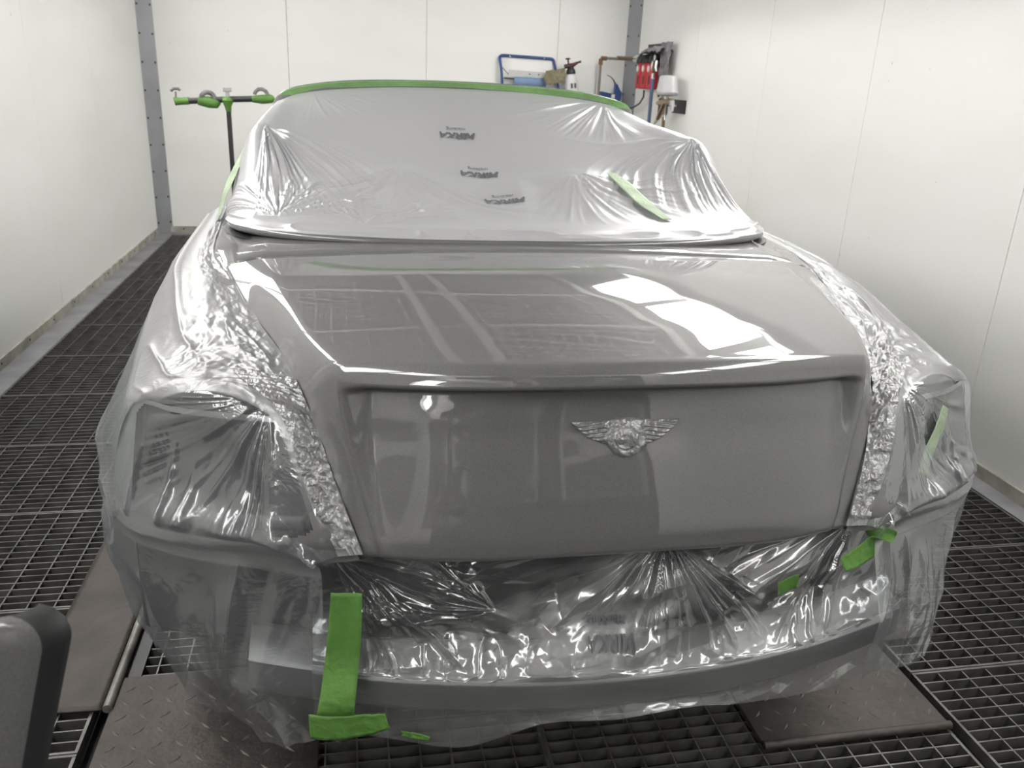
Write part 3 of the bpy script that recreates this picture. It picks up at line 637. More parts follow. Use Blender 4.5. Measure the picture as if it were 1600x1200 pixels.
# --- print on the film, upside down as seen from behind
def text_mesh(txt, shear=0.0, bold=0.0):
    cu = bpy.data.curves.new('t', 'FONT'); cu.body = txt; cu.size = 1; cu.shear = shear; cu.offset = bold; cu.align_x = 'CENTER'; cu.resolution_u = 3
    ob = bpy.data.objects.new('t', cu); COL.objects.link(ob); dg = bpy.context.evaluated_depsgraph_get(); me = bpy.data.meshes.new_from_object(ob.evaluated_get(dg))
    bm = bmesh.new(); bm.from_mesh(me); bmesh.ops.triangulate(bm, faces=bm.faces); bmesh.ops.subdivide_edges(bm, edges=bm.edges, cuts=2, use_grid_fill=True)
    V = np.array([v.co[:] for v in bm.verts]); F = [[v.index for v in f.verts] for f in bm.faces]; bm.free(); bpy.data.objects.remove(ob); return V, F
def wrap_text(txt, P, cx, cy, ax, size, parent, shear=0.0, bold=0.0, lift=.002, hs=1.0):
    """lay text on a grid sheet around world (x,y/z) ; ax: index of the second coordinate (1=Y, 2=Z)"""
    V, F = text_mesh(txt, shear, bold); X = cx-V[:, 0]*size; Q = cy-V[:, 1]*size*hs if ax == 2 else cy-V[:, 1]*size*hs
    pts = P.reshape(-1, 3); nn = gnormals(P).reshape(-1, 3); near = (np.abs(pts[:, 0]-cx) < .35)&(np.abs(pts[:, ax]-cy) < .25); pp = pts[near]; nv = nn[near]; out = []
    for x, y in zip(X, Q):
        d = (pp[:, 0]-x)**2+(pp[:, ax]-y)**2; k = np.argpartition(d, 4)[:4]; wgt = 1/(d[k]+1e-7); wgt /= wgt.sum(); a = (pp[k]*wgt[:, None]).sum(0); n = nv[k].mean(0)
        cdir = np.array([0,0,CAMZ])-a
        if n@cdir < 0: n = -n
        b = a.copy(); b[0] = x; b[ax] = y; out.append(b+n*lift)
    return mesh_obj('print', out, F, M['ink'], parent, False, parent.location)
for cx, cy, sz in ((0.405, 3.27, .046), (0.452, 2.99, .046), (0.500, 2.735, .046)):
    wrap_text('MIRKA', CABP, cx, cy, 1, sz, CABF, .35, .03, .003, 1.25); wrap_text('masking', CABP, cx-.004, cy+.035, 1, sz*.5, CABF, 0, 0, .003, 1.2)

# --- side sheets hung over the rear wings, lamps and flanks
SIDE = [
 [(.838,2.85,1.13),(.89,2.85,1.11),(.95,2.85,1.03),(.985,2.85,.90),(.985,2.85,.76),(1.0,2.85,.58),(1.01,2.85,.42)],
 [(.800,2.20,1.118),(.868,2.20,1.098),(.940,2.20,1.01),(.985,2.20,.86),(.985,2.20,.75),(1.0,2.20,.58),(1.0,2.20,.44)],
 [(.727,1.90,1.104),(.815,1.90,1.090),(.912,1.89,1.00),(.972,1.87,.86),(.975,1.86,.75),(.985,1.86,.58),(.97,1.87,.44)],
 [(.651,1.65,1.070),(.755,1.66,1.059),(.880,1.64,.984),(.955,1.65,.86),(.955,1.65,.745),(.955,1.65,.58),(.915,1.68,.44)],
 [(.594,1.50,1.047),(.703,1.53,1.040),(.855,1.505,.982),(.935,1.55,.84),(.932,1.54,.735),(.915,1.53,.58),(.860,1.53,.44)],
 [(.560,1.403,1.020),(.655,1.445,1.030),(.800,1.468,.986),(.872,1.432,.790),(.872,1.424,.735),(.850,1.42,.57),(.790,1.40,.44)],
 [(.540,1.358,.980),(.582,1.352,.992),(.690,1.388,.975),(.750,1.345,.790),(.748,1.338,.735),(.755,1.31,.57),(.715,1.285,.445)],
 [(.506,1.300,.892),(.545,1.293,.895),(.595,1.298,.870),(.625,1.278,.796),(.622,1.276,.745),(.645,1.24,.57),(.60,1.215,.435)],
 [(.462,1.246,.778),(.492,1.244,.780),(.515,1.244,.774),(.530,1.243,.767),(.522,1.246,.735),(.520,1.205,.57),(.50,1.185,.43)]]
for side in (-1, 1):
    ct = np.array(SIDE, float); ct[:, 0, 0] -= .010; ct[:, 0, 2] += .002; ct[:3, 0, 0] -= .008; ct[:3, 0, 2] -= .009
    if side > 0:
        ct[0:6, 5:, 0] -= .03; ct[:, 6, 2] += .025; ct[6:, 5:, 0] += .0; ct[3:6, 5:, 0] -= .03
        ct[4:6, 3:5, 0] -= .008
    else:
        ct[1:4, 3:, 0] += .004
    G = net(mirror(ct, side), 420, 380); U = side*(G[..., 0]-C); Yv = G[..., 1]; Zv = G[..., 2]
    rp = np.linspace(0, 8, 420)[:, None]+0*U; cp = np.linspace(0, 6, 380)[None]+0*U
    n0 = gnormals(G); sgn = -1 if side < 0 else 1
    away = np.full(U.shape, np.sign((n0*(G-np.array([C, 2.6, .6]))).sum(-1).mean()))
    top = sstep(0.0, .5, cp)*(1-sstep(1.7, 2.1, cp)); lampz = sstep(4.7, 5.3, rp)*(1-sstep(7.2, 7.8, rp))*sstep(-.1, .25, cp-np.interp(rp, [4.4,5.0,6.0,7.0,8.0], [2.05,1.97,1.20,1.08,1.05]))*(1-sstep(2.9, 3.1, cp))
    low = sstep(3.9, 4.5, cp); skirt = sstep(2.6, 3.2, cp)*(1-sstep(4.5, 5.5, rp))
    s1 = 1+side*10
    E = lambda u, y, z: (C+side*u, y, z)
    crz = np.exp(-((rp-3.9)/1.1)**2)*sstep(.15, .5, cp)*(1-sstep(1.1, 1.75, cp))                     # crumpled patch beside the lid
    d = .030*(crumple(rp*2.3+s1, cp*2.6, 1.7)-.5)*crz
    d += .007*ridged(cp*3.2+.9*vnoise(rp*1.4, cp*1.4), rp*.55+s1)**6*top*(1-.7*crz)*(1-sstep(4.2, 5.0, rp))   # long thin arcs
    d += .006*(crumple(rp*5+s1, cp*6, 4.1)-.5)*sstep(.42, .15, np.abs(cp-.3))                            # taped seam along the lid
    d -= .020*lampz*sstep(1.9, 2.4, cp)*(1-sstep(2.6, 2.95, cp))*sstep(5.0, 5.6, rp)*(1-sstep(6.4, 7.2, rp))   # film sinks into the lamp opening
    d += fan(G, E(.60,1.37,1.02), (side,0,0), (0,0,1), 62, .012, .06, .50, 3+s1, -0.75, 1.0)*lampz     # pleats out of the upper inner corner
    d += .016*ridged(rp*4.2+.5*vnoise(rp*4, cp*3)+s1, cp*.40)**3*sstep(2.25, 2.85, cp)*(1-sstep(2.95, 3.08, cp))*sstep(4.7, 5.2, rp)   # rucks along the lower lamp edge
    d += .034*(crumple(rp*1.5+s1, cp*.6, 2.2)-.5)*low                                                # hanging folds
    d += .014*ridged(rp*2.1+.7*vnoise(rp*2+s1, cp), cp*.3+s1)**4*low
    d += .008*ridged(rp*1.6+s1*2, cp*.8)**5*skirt
    d += .003*(fbm(rp*2, cp*2)-.45)
    wav = .014*np.sin(rp*4.2+s1)*sstep(4.5, 6, cp)
    pin = sstep(0, .2, cp)
    over = .95-.25*sstep(1.0, 2.0, cp)
    cb = np.interp(rp, [4.4,5.0,6.0,7.0,8.0], [2.05,1.97,1.20,1.08,1.05]); over = .93*(1-sstep(-.06, .10, cp-cb))
    over += lampz*(.16+.30*sstep(2.4, 2.95, cp))*sstep(-.06, .10, cp-cb)
    inner_strip = sstep(5.6, 6.4, rp)*(1-sstep(.9, 1.15, cp)); over = np.maximum(over, .93*inner_strip)
    strip_ = sstep(2.85, 3.0, cp)*(1-sstep(3.95, 4.05, cp)); over = np.maximum(over, .45*strip_*sstep(4.3, 5.2, rp))
    over = np.maximum(over, .25*skirt*(1-sstep(2.7, 3.4, cp))+.03*skirt)
    over = np.maximum(over, .20*low)
    crk = .5+.9*top*sstep(2.5, 3.8, rp)+.8*(1-sstep(.2, .7, cp))+.7*low
    o, P = film_obj('masking_film', G, (d*pin+wav*pin)*away, M['film'], over, crk, 'crumpled clear film over the %s rear wing and lamp, hanging to the %s flank' % (('left', 'left') if side < 0 else ('right', 'right')))
    # sprayed tape along the lid edge beside the lamp
    e = net(mirror(ct, side), 420, 380)
    sel = np.linspace(245, 414, 130).astype(int); cw = np.linspace(2, 64, 26).astype(int)
    TG = P[sel][:, cw]+ (n0*away[..., None])[sel][:, cw]*.003
    TR, TC = np.meshgrid(np.linspace(0, 9, 130), np.linspace(0, 2.2, 26), indexing='ij')
    TG = TG+(n0*away[..., None])[sel][:, cw]*(.0035*ridged(TR*2.2+s1, TC+TR*.8)**3)[..., None]
    loc = TG.reshape(-1, 3).mean(0); t = grid_obj('masking_tape', TG, M['taped'], off=loc); t.location = loc
    prop(t, 'wide silver sprayed tape sealing film to the %s edge of the boot lid' % ('left' if side < 0 else 'right'), 'tape')
    if side < 0: LP = P
    else: RP = P

# --- rear sheet between the lid and the beam
us = np.array([-.545,-.42,-.28,-.14,0,.14,.28,.44,.62]); 
def bow(u): return .30*u*u
rr = []
for k, (y, z) in enumerate([(1.262,.770),(1.252,.735),(1.240,.680),(1.215,.618),(1.172,.562),(1.156,.548),(1.154,.530),(1.160,.480),(1.150,.432)]):
    row = []
    for u in us:
        yy = y+bow(u)*(1.0 if k > 2 else .85)
        zz_ = z
        if k == 8: zz_ = z+np.interp(u, [-.53,-.42,-.30,-.16,0,.2,.35,.53], [.0,-.008,-.030,.030,.030,.036,.0,-.01])
        if k == 7: zz_ = z+np.interp(u, [-.53,-.3,0,.53], [0,-.01,.01,0])
        row.append((C+u, yy, zz_))
    rr.append(row)
G = net(np.array(rr), 300, 560); U = G[..., 0]-C; Zv = G[..., 2]; rp = np.linspace(0, 8, 300)[:, None]+0*U
d = np.zeros_like(U)
up = 1-sstep(3.6, 4.4, rp)
for a, (u0, z0, lob, am, r1, ang, sp) in enumerate([(.10,.775,34,.030,.36,-1.6,1.2),(-.50,.75,34,.026,.42,-.5,.9),(.52,.77,30,.024,.40,-2.6,1.0),(-.22,.650,26,.020,.40,2.8,.8)]):
    d += fan(G, (C+u0, 1.24, z0), ex, ez, lob, am, .03, r1, 20+a, ang, sp)*sstep(0, .35, rp)*(1-sstep(3.4, 4.4, rp))
ca, sa = math.cos(.42), math.sin(.42); xa = U*ca+Zv*sa; ya = -U*sa+Zv*ca
d += .060*(crumple(xa*3.6+5, ya*9, 3.3)-.5)*up*sstep(.1, .9, rp)
d += .030*(crumple(U*7.5+2, rp*.7, 6.1)-.5)*sstep(2.6, 3.4, rp)*(1-sstep(4.5, 5.0, rp))
d += .007*ridged(U*22+.8*vnoise(U*12, rp), rp*.5)**5*sstep(2.9, 3.6, rp)*(1-sstep(4.6, 5.0, rp))
d += .012*(crumple(U*7+1, rp*.5, 8)-.5)*sstep(5.6, 7.0, rp)
n0 = gnormals(G); away = np.sign(n0[..., 1])*-1
over = .20+.0*U; over = np.maximum(over, .55*sstep(2.6, 3.6, rp)*(1-sstep(5.2, 5.6, rp))); over = np.maximum(over, .22*sstep(5.2, 6, rp))
over = np.clip(over+.55*np.clip((fbm(xa*5+3, ya*12)-.47)*5, -.2, .5)*up, .08, .8)
crk = .5+.6*sstep(2.5, 4, rp)*(1-sstep(5, 5.5, rp))
d = d*(1-.93*np.exp(-((U+.015)/.085)**4-((Zv-.622)/.042)**4))     # the printed patch lies flat
REARF, RRP = film_obj('masking_film', G, d*away, M['filmrear'], over, crk, 'dark creased film stretched from the lid bottom over the bumper beam')
wrap_text('Masking', RRP, C-.018, .636, 2, .022, REARF, 0, .01, .005); wrap_text('MIRKA', RRP, C-.012, .606, 2, .030, REARF, .3, .01, .005)

# ------------------------------------------------------------------ green tape
def ribbon(name, path, width, m, label, across=None, lift=.0, wob=.002, n=40, th=True):
    """tape laid along a 3-D path; across = direction of its width"""
    p = crom(np.array(path, float), np.linspace(0, len(path)-1, n)); t = np.gradient(p, axis=0); t /= np.linalg.norm(t, axis=1, keepdims=True)
    a = np.array(across, float); a = a-(t@a)[:, None]*t; a /= np.linalg.norm(a, axis=1, keepdims=True); nrm = np.cross(t, a)
    ws = width if hasattr(width, '__len__') else [width]*len(path); wv = np.interp(np.linspace(0, 1, n), np.linspace(0, 1, len(ws)), ws)
    s = np.linspace(-.5, .5, 9); G = p[:, None]+a[:, None]*(s[None, :, None]*wv[:, None, None])
    tt_, s_ = np.meshgrid(np.linspace(0, 6, n), s, indexing='ij'); G = G+nrm[:, None]*(lift+wob*(fbm(tt_*2, s_*3+len(label))-.45)*2)[..., None]
    loc = G.reshape(-1, 3).mean(0); o = grid_obj(name, G, m, off=loc); o.location = loc
    so = o.modifiers.new('thick', 'SOLIDIFY'); so.thickness = .0006
    return prop(o, label, 'tape')
hp = [(x, y-.020, z+.003) for x, y, z in hc[4:-4:4]]
ribbon('masking_tape', hp, .040, M['tapetop'], 'green tape band along the top of the windscreen frame', (0, -.35, .93), .004, .001, 70)
ribbon('masking_tape', [car(-.742,2.93,1.372), car(-.80,2.82,1.27), car(-.832,2.70,1.19), car(-.846,2.58,1.12)], .05, M['tapepale'], 'narrow green tape down the left side of the cabin film', (0,.8,.3), .0)
def on_sheet(P, ij, lift): 
    n = gnormals(P); out = []
    for (x, b, ax) in ij:
        d = (P[..., 0]-x)**2+(P[..., ax]-b)**2; k = np.unravel_index(d.argmin(), d.shape); v = n[k]; 
        if v@(np.array([0,0,CAMZ])-P[k]) < 0: v = -v
        out.append(P[k]+v*lift)
    return out
ribbon('masking_tape', on_sheet(CABP, [(.895,2.88,1), (.905,2.74,1), (.918,2.55,1), (.922,2.36,1)], .006), [.03,.05,.05,.03], M['tapepale'], 'pale green tape stuck on the cabin film by the right headrest', (1,.1,0), .0)
# long strip left of centre that joins two sheets, with a crossing piece at its foot
tx = C-.487
ribbon('masking_tape', [(tx+.006,1.222,.722),(tx+.002,1.215,.66),(tx-.004,1.208,.60),(tx-.012,1.185,.545),(tx-.016,1.178,.52),(tx-.020,1.180,.492)], [.052,.056,.058,.060,.062,.062], M['tape'], 'broad green tape running down the film left of the bumper beam', (1,-.1,.03), .0, .003)
ribbon('masking_tape', [(tx-.062,1.178,.487),(tx-.02,1.165,.489),(tx+.03,1.160,.495),(tx+.070,1.150,.508)], [.050,.05,.046,.03], M['tape'], 'torn green tape across the foot of the broad strip', (.1,0,1), .0, .003)
ribbon('masking_tape', [(C-.392,1.188,.442),(C-.362,1.180,.440),(C-.342,1.176,.436)], [.012,.014,.008], M['tape'], 'tiny scrap of green tape at the film hem', (0,0,1), .0)
ribbon('masking_tape', [car(.735,1.398,.955), car(.722,1.385,.92), car(.690,1.362,.87), car(.672,1.345,.83)], [.03,.045,.05,.045], M['tapepale'], 'green tape inside the right tail lamp film', (1,.6,.2), .0)
ribbon('masking_tape', [car(.545,1.262,.765), car(.525,1.25,.735), car(.49,1.24,.715), car(.455,1.235,.700)], [.055,.05,.04,.03], M['tape'], 'green tape under the right corner of the boot lid', (.7,.3,1), .0)
ribbon('masking_tape', [car(.318,1.222,.665), car(.340,1.226,.672), car(.362,1.23,.676)], [.036,.04,.036], M['tape'], 'short green tape patch on the film right of centre', (0,-.2,1), .0)

# ------------------------------------------------------------------ lift plates on the floor
def tread(w_, l_, pitch=.052):
    b = MB(); k = 0
    for j in range(int(l_/pitch)):
        for i in range(int(w_/pitch)):
            x = (i+.5)*pitch+.008; y = (j+.5)*pitch+.008; a = PI/4 if (i+j)%2 else -PI/4
            Mx = trs((x, y, 0), (0,0,a)); L = .017; W = .0042
            V = [(-L,0,0),(0,-W,0),(L,0,0),(0,W,0),(-L*.6,0,.0018),(0,0,.0024),(L*.6,0,.0018)]
            b.add([tuple(Mx @ Vector(v)) for v in V], [(0,1,5,4),(1,2,6,5),(2,3,5,6),(3,0,4,5)])
    return b
def flap(x0, x1, y0, y1, label):
    root = empty('ramp_plate', (x0, y0, .004), label, 'plate')
    W = x1-x0; L = y1-y0
    MB().box((0, .010, 0), (W, L, .012)).build('plate', M['plate'], root, bevel=.002)
    MB().tube([(0, .008, .010), (W, .008, .010)], .011, 12).build('rolled_edge', M['plate'], root, True)
    t = tread(W, L-.03).build('tread_pattern', M['treadhi'], root); t.location = (0, .025, .012); t['kind'] = 'stuff'
flap(-.622, -.105, 1.47, 1.945, 'diamond tread ramp plate at the lower left, under the film')
flap(.985, 1.512, 1.478, 1.96, 'diamond tread ramp plate at the lower right corner of the car')
def side_plate(x0, x1, y0, y1, label):
    nx, ny = 14, 120; xs = np.linspace(x0, x1, nx); ys = np.linspace(y0, y1, ny); X, Y = np.meshgrid(xs, ys)
    Z = .014+.006*fbm(X*6, Y*3)+.004*np.sin(Y*3); G = np.stack([X, Y+.012*(fbm(X*9, Y*0)-.5)*(Y < y0+.05), Z], -1)
    loc = np.array([(x0+x1)/2, (y0+y1)/2, 0.0]); o = grid_obj('lift_cover_plate', G, M['plate'], off=loc); o.location = loc
    so = o.modifiers.new('thick', 'SOLIDIFY'); so.thickness = .006; so.offset = -1; prop(o, label, 'plate'); return o
side_plate(-.845, -.645, 1.835, 5.6, 'long scuffed brown steel plate beside the left rear wheel')
side_plate(1.535, 1.728, 1.832, 5.6, 'brown steel plate whose corner shows right of the film')
def rail(x, label, s):
    root = empty('lift_rail', (x, 3.7, 0), label, 'rail')
    MB().tube([(0, -1.875, .018), (0, 1.9, .018)], .0125, 14).build('round_bar', M['rail'], root, True)
    MB().box((s*.016-.0, -1.86, -.004) if s > 0 else (-.05, -1.86, -.004), (s*.05, 1.9, .006) if s > 0 else (-.016, 1.9, .006)).build('channel', M['black'], root)
rail(-.628, 'worn round steel rail beside the long left plate', 1)
rail(1.518, 'round steel rail beside the right plate', -1)

# ------------------------------------------------------------------ T-shaped stand behind the car on the left
def tape_blob(path, r, seed, n=14):
    b = MB(); b.tube(path, r, n); V = np.array(b.V); c = V.mean(0)
    V += (V-c)/np.maximum(np.linalg.norm(V-c, axis=1, keepdims=True), 1e-6)*((fbm(V[:, 0]*40+seed, V[:, 2]*40+V[:, 1]*30)-.45)*.020)[:, None]; b.V = [tuple(v) for v in V]; return b
ST = empty('paint_stand', (-.852, 6.6, 0), 'black T-shaped panel stand wrapped in green tape behind the car', 'stand')
MB().tube([(0,0,.03),(0,0,1.26)], .017, 12).build('pole', M['darksteel'], ST, True)
MB().tube([(-.35,0,1.288),(0,0,1.316),(.30,0,1.334)], .021, 12).build('crossbar', M['darksteel'], ST, True)
for a in range(3): MB().tube([(0,0,.06),(.32*math.cos(a*2.1+.5),.32*math.sin(a*2.1+.5),.02)], .015, 8).build('foot', M['darksteel'], ST, True)
tape_blob([(-.365,0,1.287),(-.33,0,1.29),(-.27,0,1.295)], [.03,.026,.024], 1).build('tape_wrap', M['tape'], ST, True)
tape_blob([(-.20,0,1.30),(-.13,0,1.29),(-.08,0,1.285),(-.06,0,1.30)], [.03,.04,.036,.02], 2).build('tape_wrap', M['tape'], ST, True)
tape_blob([(0,0,1.23),(0,0,1.27),(0,0,1.31),(0,0,1.33)], [.018,.024,.045,.03], 3).build('tape_wrap', M['tape'], ST, True)
tape_blob([(.17,0,1.325),(.24,0,1.325),(.30,0,1.332),(.325,0,1.335)], [.024,.03,.030,.018], 4).build('tape_wrap', M['tape'], ST, True)
def hook(cx, cz, r, a0, a1, t): return MB().tube([(cx+r*math.cos(a), -.01, cz+r*math.sin(a)) for a in np.linspace(a0, a1, 14)], t, 8)
hook(-.135, 1.315, .045, PI*1.05, -.5, .017).build('hook', M['greycloth'], ST, True)
hook(.235, 1.350, .046, PI*.95, .15, .013).build('hook', M['greycloth'], ST, True)
MB().tube([(-.355,0,1.29),(-.352,0,1.355)], .006, 8).tube([(-.385,0,1.358),(-.365,0,1.375),(-.33,0,1.375),(-.322,0,1.362)], .011, 8).build('clip', M['greycloth'], ST, True)
MB().box((-.014,-.012,1.33),(.014,.012,1.372)).box((-.028,-.016,1.368),(.030,.016,1.395)).build('clip', M['chrome'], ST, bevel=.003)

# ------------------------------------------------------------------ paper roll holder on the back wall
RH = empty('paper_roll_holder', (1.752, 8.535, 1.47), 'blue tubular wall holder carrying a blue paper roll', 'roll holder')
fr = [(-.272,-.04,.005),(-.285,-.03,.15),(-.300,0,.255)]+[(-.300+.035*(1-math.cos(a)), .02, .255+.03*math.sin(a)) for a in np.linspace(.3, PI/2, 5)]+[(.21,.02,.275)]+[(.21+.035*math.sin(a), .02, .24+.035*math.cos(a)) for a in np.linspace(.3, PI/2, 5)]+[(.27,0,.14),(.30,-.03,-.02)]
MB().tube(fr, .014, 12).build('frame', M['blue'], RH, True)
MB().tube([(-.26,-.05,.078),(.28,-.05,.062)], .008, 10).build('axle', M['darksteel'], RH, True)
MB().lathe([(.017,-.16),(.043,-.16),(.046,-.155),(.046,.155),(.043,.16),(.017,.16)], trs((.0,-.05,.050), (0, PI/2-.03, 0)), 28).build('paper_roll', M['bluepaper'], RH, True)
b = MB(); Mx = trs((-.043,-.08,.125), (.35,.028,0)); b.box((-.18,-.004,-.030),(.18,.004,.030), Mx); b.build('tear_blade', M['white'], RH, bevel=.002)
for x in (-.02, .07): MB().box((x,-.090,.118),(x+.012,-.085,.130)).build('blade_screw', M['screw'], RH)
MB().tube([(-.29,-.02,.19),(-.225,-.08,.115)], .004, 8).build('spring_arm', M['brown'], RH, True)
MB().lathe([(.002,-.02),(.014,-.018),(.017,0),(.014,.018),(.002,.02)], trs((-.272,-.05,.0), (0,PI/2,0)), 14).build('end_cap', M['black'], RH, True)
for x in (-.2, .14): MB().lathe([(.001,.004),(.006,.003),(.006,-.004)], trs((x,.004,.275), (PI/2,0,0)), 8).build('frame_screw', M['chrome'], RH)
# work cloth hanging over the holder end
X, Z = np.meshgrid(np.linspace(-.115, .115, 50), np.linspace(-.062, .062, 40)); 
cl = np.stack([X*(1-.25*np.abs(Z)/.06)+.02*fbm(Z*20, X*9), -.03+.05*crumple(X*14, Z*16, 2.5)-.02*np.cos(X*20), Z+.34*X*.45+.018*(fbm(X*14, Z*9)-.5)], -1)
o = grid_obj('work_cloth', cl, M['cloth']); o.location = (1.965, 8.37, 1.585); so = o.modifiers.new('t', 'SOLIDIFY'); so.thickness = .012; prop(o, 'olive work cloth hung over the end of the paper roll', 'cloth')
# pump bottle
SB = empty('spray_bottle', (2.165, 8.42, 1.425), 'white pressure spray bottle with black and dark red pump head', 'bottle', rot=(0, -.12, 0))
MB().lathe([(.045,0),(.058,.006),(.062,.03),(.062,.12),(.056,.155),(.040,.185),(.034,.195)], n=28).build('body', M['white'], SB, True)
MB().lathe([(.044,.19),(.046,.2),(.042,.225),(.030,.24),(.024,.27),(.018,.28)], n=24).build('collar', M['black'], SB, True)
MB().tube([(-.06,0,.262),(.02,0,.268),(.075,0,.29)], [.020,.022,.011], 12).build('pump_head', M['darkred'], SB, True)
MB().tube([(.07,0,.288),(.105,0,.297)], [.008,.012], 10).build('nozzle', M['darkred'], SB, True)
MB().tube([(-.018,0,.27),(-.024,0,.325)], .008, 10).lathe([(.004,0),(.024,.004),(.025,.014),(.012,.019)], trs((-.024,0,.320)), 16).build('pump_knob', M['darkred'], SB, True)
for x in (-.012, .022): MB().box((x-.010,-.0635,.06),(x+.010,-.058,.105)).build('print', M['ink'], SB)
# blue strap under the bottle
MB().tube([(.30,-.04,-.015),(.36,-.04,-.01),(.335,-.04,-.04),(.322,-.03,-.09)], [.014,.022,.016,.010], 10).build('strap', M['blue'], RH, True)

# ------------------------------------------------------------------ air line and tools at the right corner
AP = empty('air_pipe', (2.44, 8.5, 1.2), 'dull galvanised air pipe with an elbow on the back wall', 'pipe')
MB().tube([(0,-.06,-.5),(.0,-.06,.555)], .013, 12).build('riser', M['pipe'], AP, True)
MB().lathe([(.012,-.03),(.020,-.028),(.020,.028),(.012,.03)], trs((0,-.06,.54)), 14).lathe([(.012,-.03),(.020,-.028),(.020,.028),(.012,.03)], trs((.03,-.06,.572), (0,PI/2,0)), 14).build('elbow', M['brown'], AP, True)
MB().tube([(.0,-.06,.555),(.004,-.06,.570),(.03,-.06,.574),(.22,-.09,.574),(.29,-.32,.566)], .013, 12).build('branch', M['pipe'], AP, True)
br_ = empty('dusting_brush', (2.67, 8.28, 1.77), 'brown flat brush lying on the air pipe', 'brush')
MB().box((-.10,-.02,-.008),(.06,.02,.012)).build('bristles', M['brown'], br_, bevel=.004); MB().box((-.12,-.012,.012),(.09,.012,.026)).build('handle', M['pipe'], br_, bevel=.004)
BT = empty('blue_air_tool', (2.55, 8.44, 1.352), 'blue boxy air tool with a pale label and upright handle', 'air tool')
MB().prism([(-.10,.0),(.08,-.03),(.075,.09),(-.09,.115)], -.05, .05, trs((0,0,0), (PI/2,0,0))).build('body', M['blue'], BT, bevel=.006)
MB().prism([(.05,.02),(.12,.03),(.125,.11),(.10,.14),(.075,.185),(.052,.20),(.05,.12)], -.03, .03, trs((0,0,0), (PI/2,0,0))).build('handle', M['blue'], BT, bevel=.005)
MB().box((.01,-.054,.055),(.045,-.05,.092)).build('label', M['whitetext'], BT)
MB().tube([(.055,0,.19),(.035,0,.225),(.0,0,.255),(-.035,0,.268)], [.009,.006,.004,.003], 8).build('nozzle_wire', M['black'], BT, True)
# regulator block with red filter bowls on the right wall
xw = xr(7.7)
RG_ = empty('filter_regulator', (xw, 7.75, 1.50), 'air filter regulator with red bowls and round gauge on the right wall', 'regulator')
MB().box((-.020,-.26,.20),(-.010,.26,.40)).build('back_plate', M['black'], RG_, bevel=.003)
for k, y in enumerate((.20, .05, -.10)):
    bw = MB().box((-.115,y-.062,.01),(-.045,y+.062,.235)).build('filter_bowl', M['red'], RG_, bevel=.012)
    MB().lathe([(.002,.003),(.028,.003),(.030,0)], trs((-.116,y+.02,.185), (0,-PI/2,0)), 18).build('round_mark', M['whitetext'], bw)
    MB().box((-.118,y-.030,.05),(-.114,y+.0,.125)).build('sight_glass', M['black'], bw)
for y in (.22, .05, -.12): MB().lathe([(.05,0),(.052,.01),(.045,.05),(.03,.075)], trs((-.08,y,.232)), 18).build('filter_head', M['black'], RG_, True)
MB().tube([(-.08,.42,.27),(-.08,.30,.275),(-.08,.22,.28)], [.03,.045,.03], 16).build('inlet_valve', M['chrome'], RG_, True)
g_ = MB().lathe([(.034,0),(.036,.008),(.034,.022),(.002,.024)], trs((-.09,-.22,.275), (0,-PI/2,0)), 24).build('gauge', M['black'], RG_, True)
MB().lathe([(.025,.0),(.025,.003),(.002,.0035)], trs((-.114,-.22,.275), (0,-PI/2,0)), 20).build('gauge_dial', M['whitetext'], g_)
for y in (-.16, -.25): MB().tube([(-.10,y,.25),(-.105,y,.20),(-.10,y-.01,.16)], [.016,.018,.012], 12).build('tap', M['chrome'], RG_, True)
MB().tube([(-.075,-.33,.155),(-.075,-.34,.02)], .006, 8).build('thin_tube', M['whitetext'], RG_, True)
X, Y = np.meshgrid(np.linspace(-.07, .07, 40), np.linspace(-.26, .26, 70)); cz = .10*np.sqrt(np.clip(1-(X/.08)**2, 0, 1))*(.55+.45*np.cos(Y*5))
rg = np.stack([X-.01*crumple(Y*20, X*20, 1), Y, cz*.8+.06*(crumple(X*16, Y*13, 5)-.5)+.05*Y*-1], -1); o = grid_obj('rag', rg, M['greycloth']); o.location = (xw-.075, 7.62, 1.79); so = o.modifiers.new('t', 'SOLIDIFY'); so.thickness = .01
prop(o, 'grey crumpled rag lying on top of the filter regulator', 'rag')
X, Z = np.meshgrid(np.linspace(-.13, .10, 40), np.linspace(-.19, .09, 50)); rg = np.stack([-.02-.05*crumple(X*13, Z*11, 3), X*(1+.8*Z), Z+.02*fbm(X*20, Z*9)], -1); o = grid_obj('rag', rg, M['greycloth']); o.location = (xw-.03, 7.38, 1.80); so = o.modifiers.new('t', 'SOLIDIFY'); so.thickness = .008
prop(o, 'grey rag hanging down beside the round gauge', 'rag')
HS = empty('air_hose', (xw-.10, 7.57, 1.1), 'slate blue air hose hanging straight down from the regulator', 'hose')
MB().tube([(0,.0,.55),(.0,.0,.3),(.0,-.01,0),(.0,-.01,-.5),(.02,0,-1.05)], .016, 12).build('hose', M['hose'], HS, True)
MB().tube([(0,0,.54),(0,.005,.60),(.0,.01,.66)], [.017,.016,.012], 12).build('fitting', M['brown'], HS, True); MB().tube([(0,0,.50),(0,0,.545)], .0175, 12).build('ferrule', M['chrome'], HS, True)
cb = MB().tube([(2.71,7.86,1.50),(2.715,7.87,1.44),(2.71,7.95,1.38),(2.70,8.1,1.335),(2.69,8.3,1.315),(2.67,8.42,1.30)], .008, 10).build('thin_hose', M['darksteel'], smooth=True); prop(cb, 'thin grey hose looping from the red bowls to the blue tool', 'hose')
TR_ = empty('tape_roll', (xr(7.5)-.03, 7.5, 1.485), 'cream roll of masking tape hung on the right wall', 'tape roll')
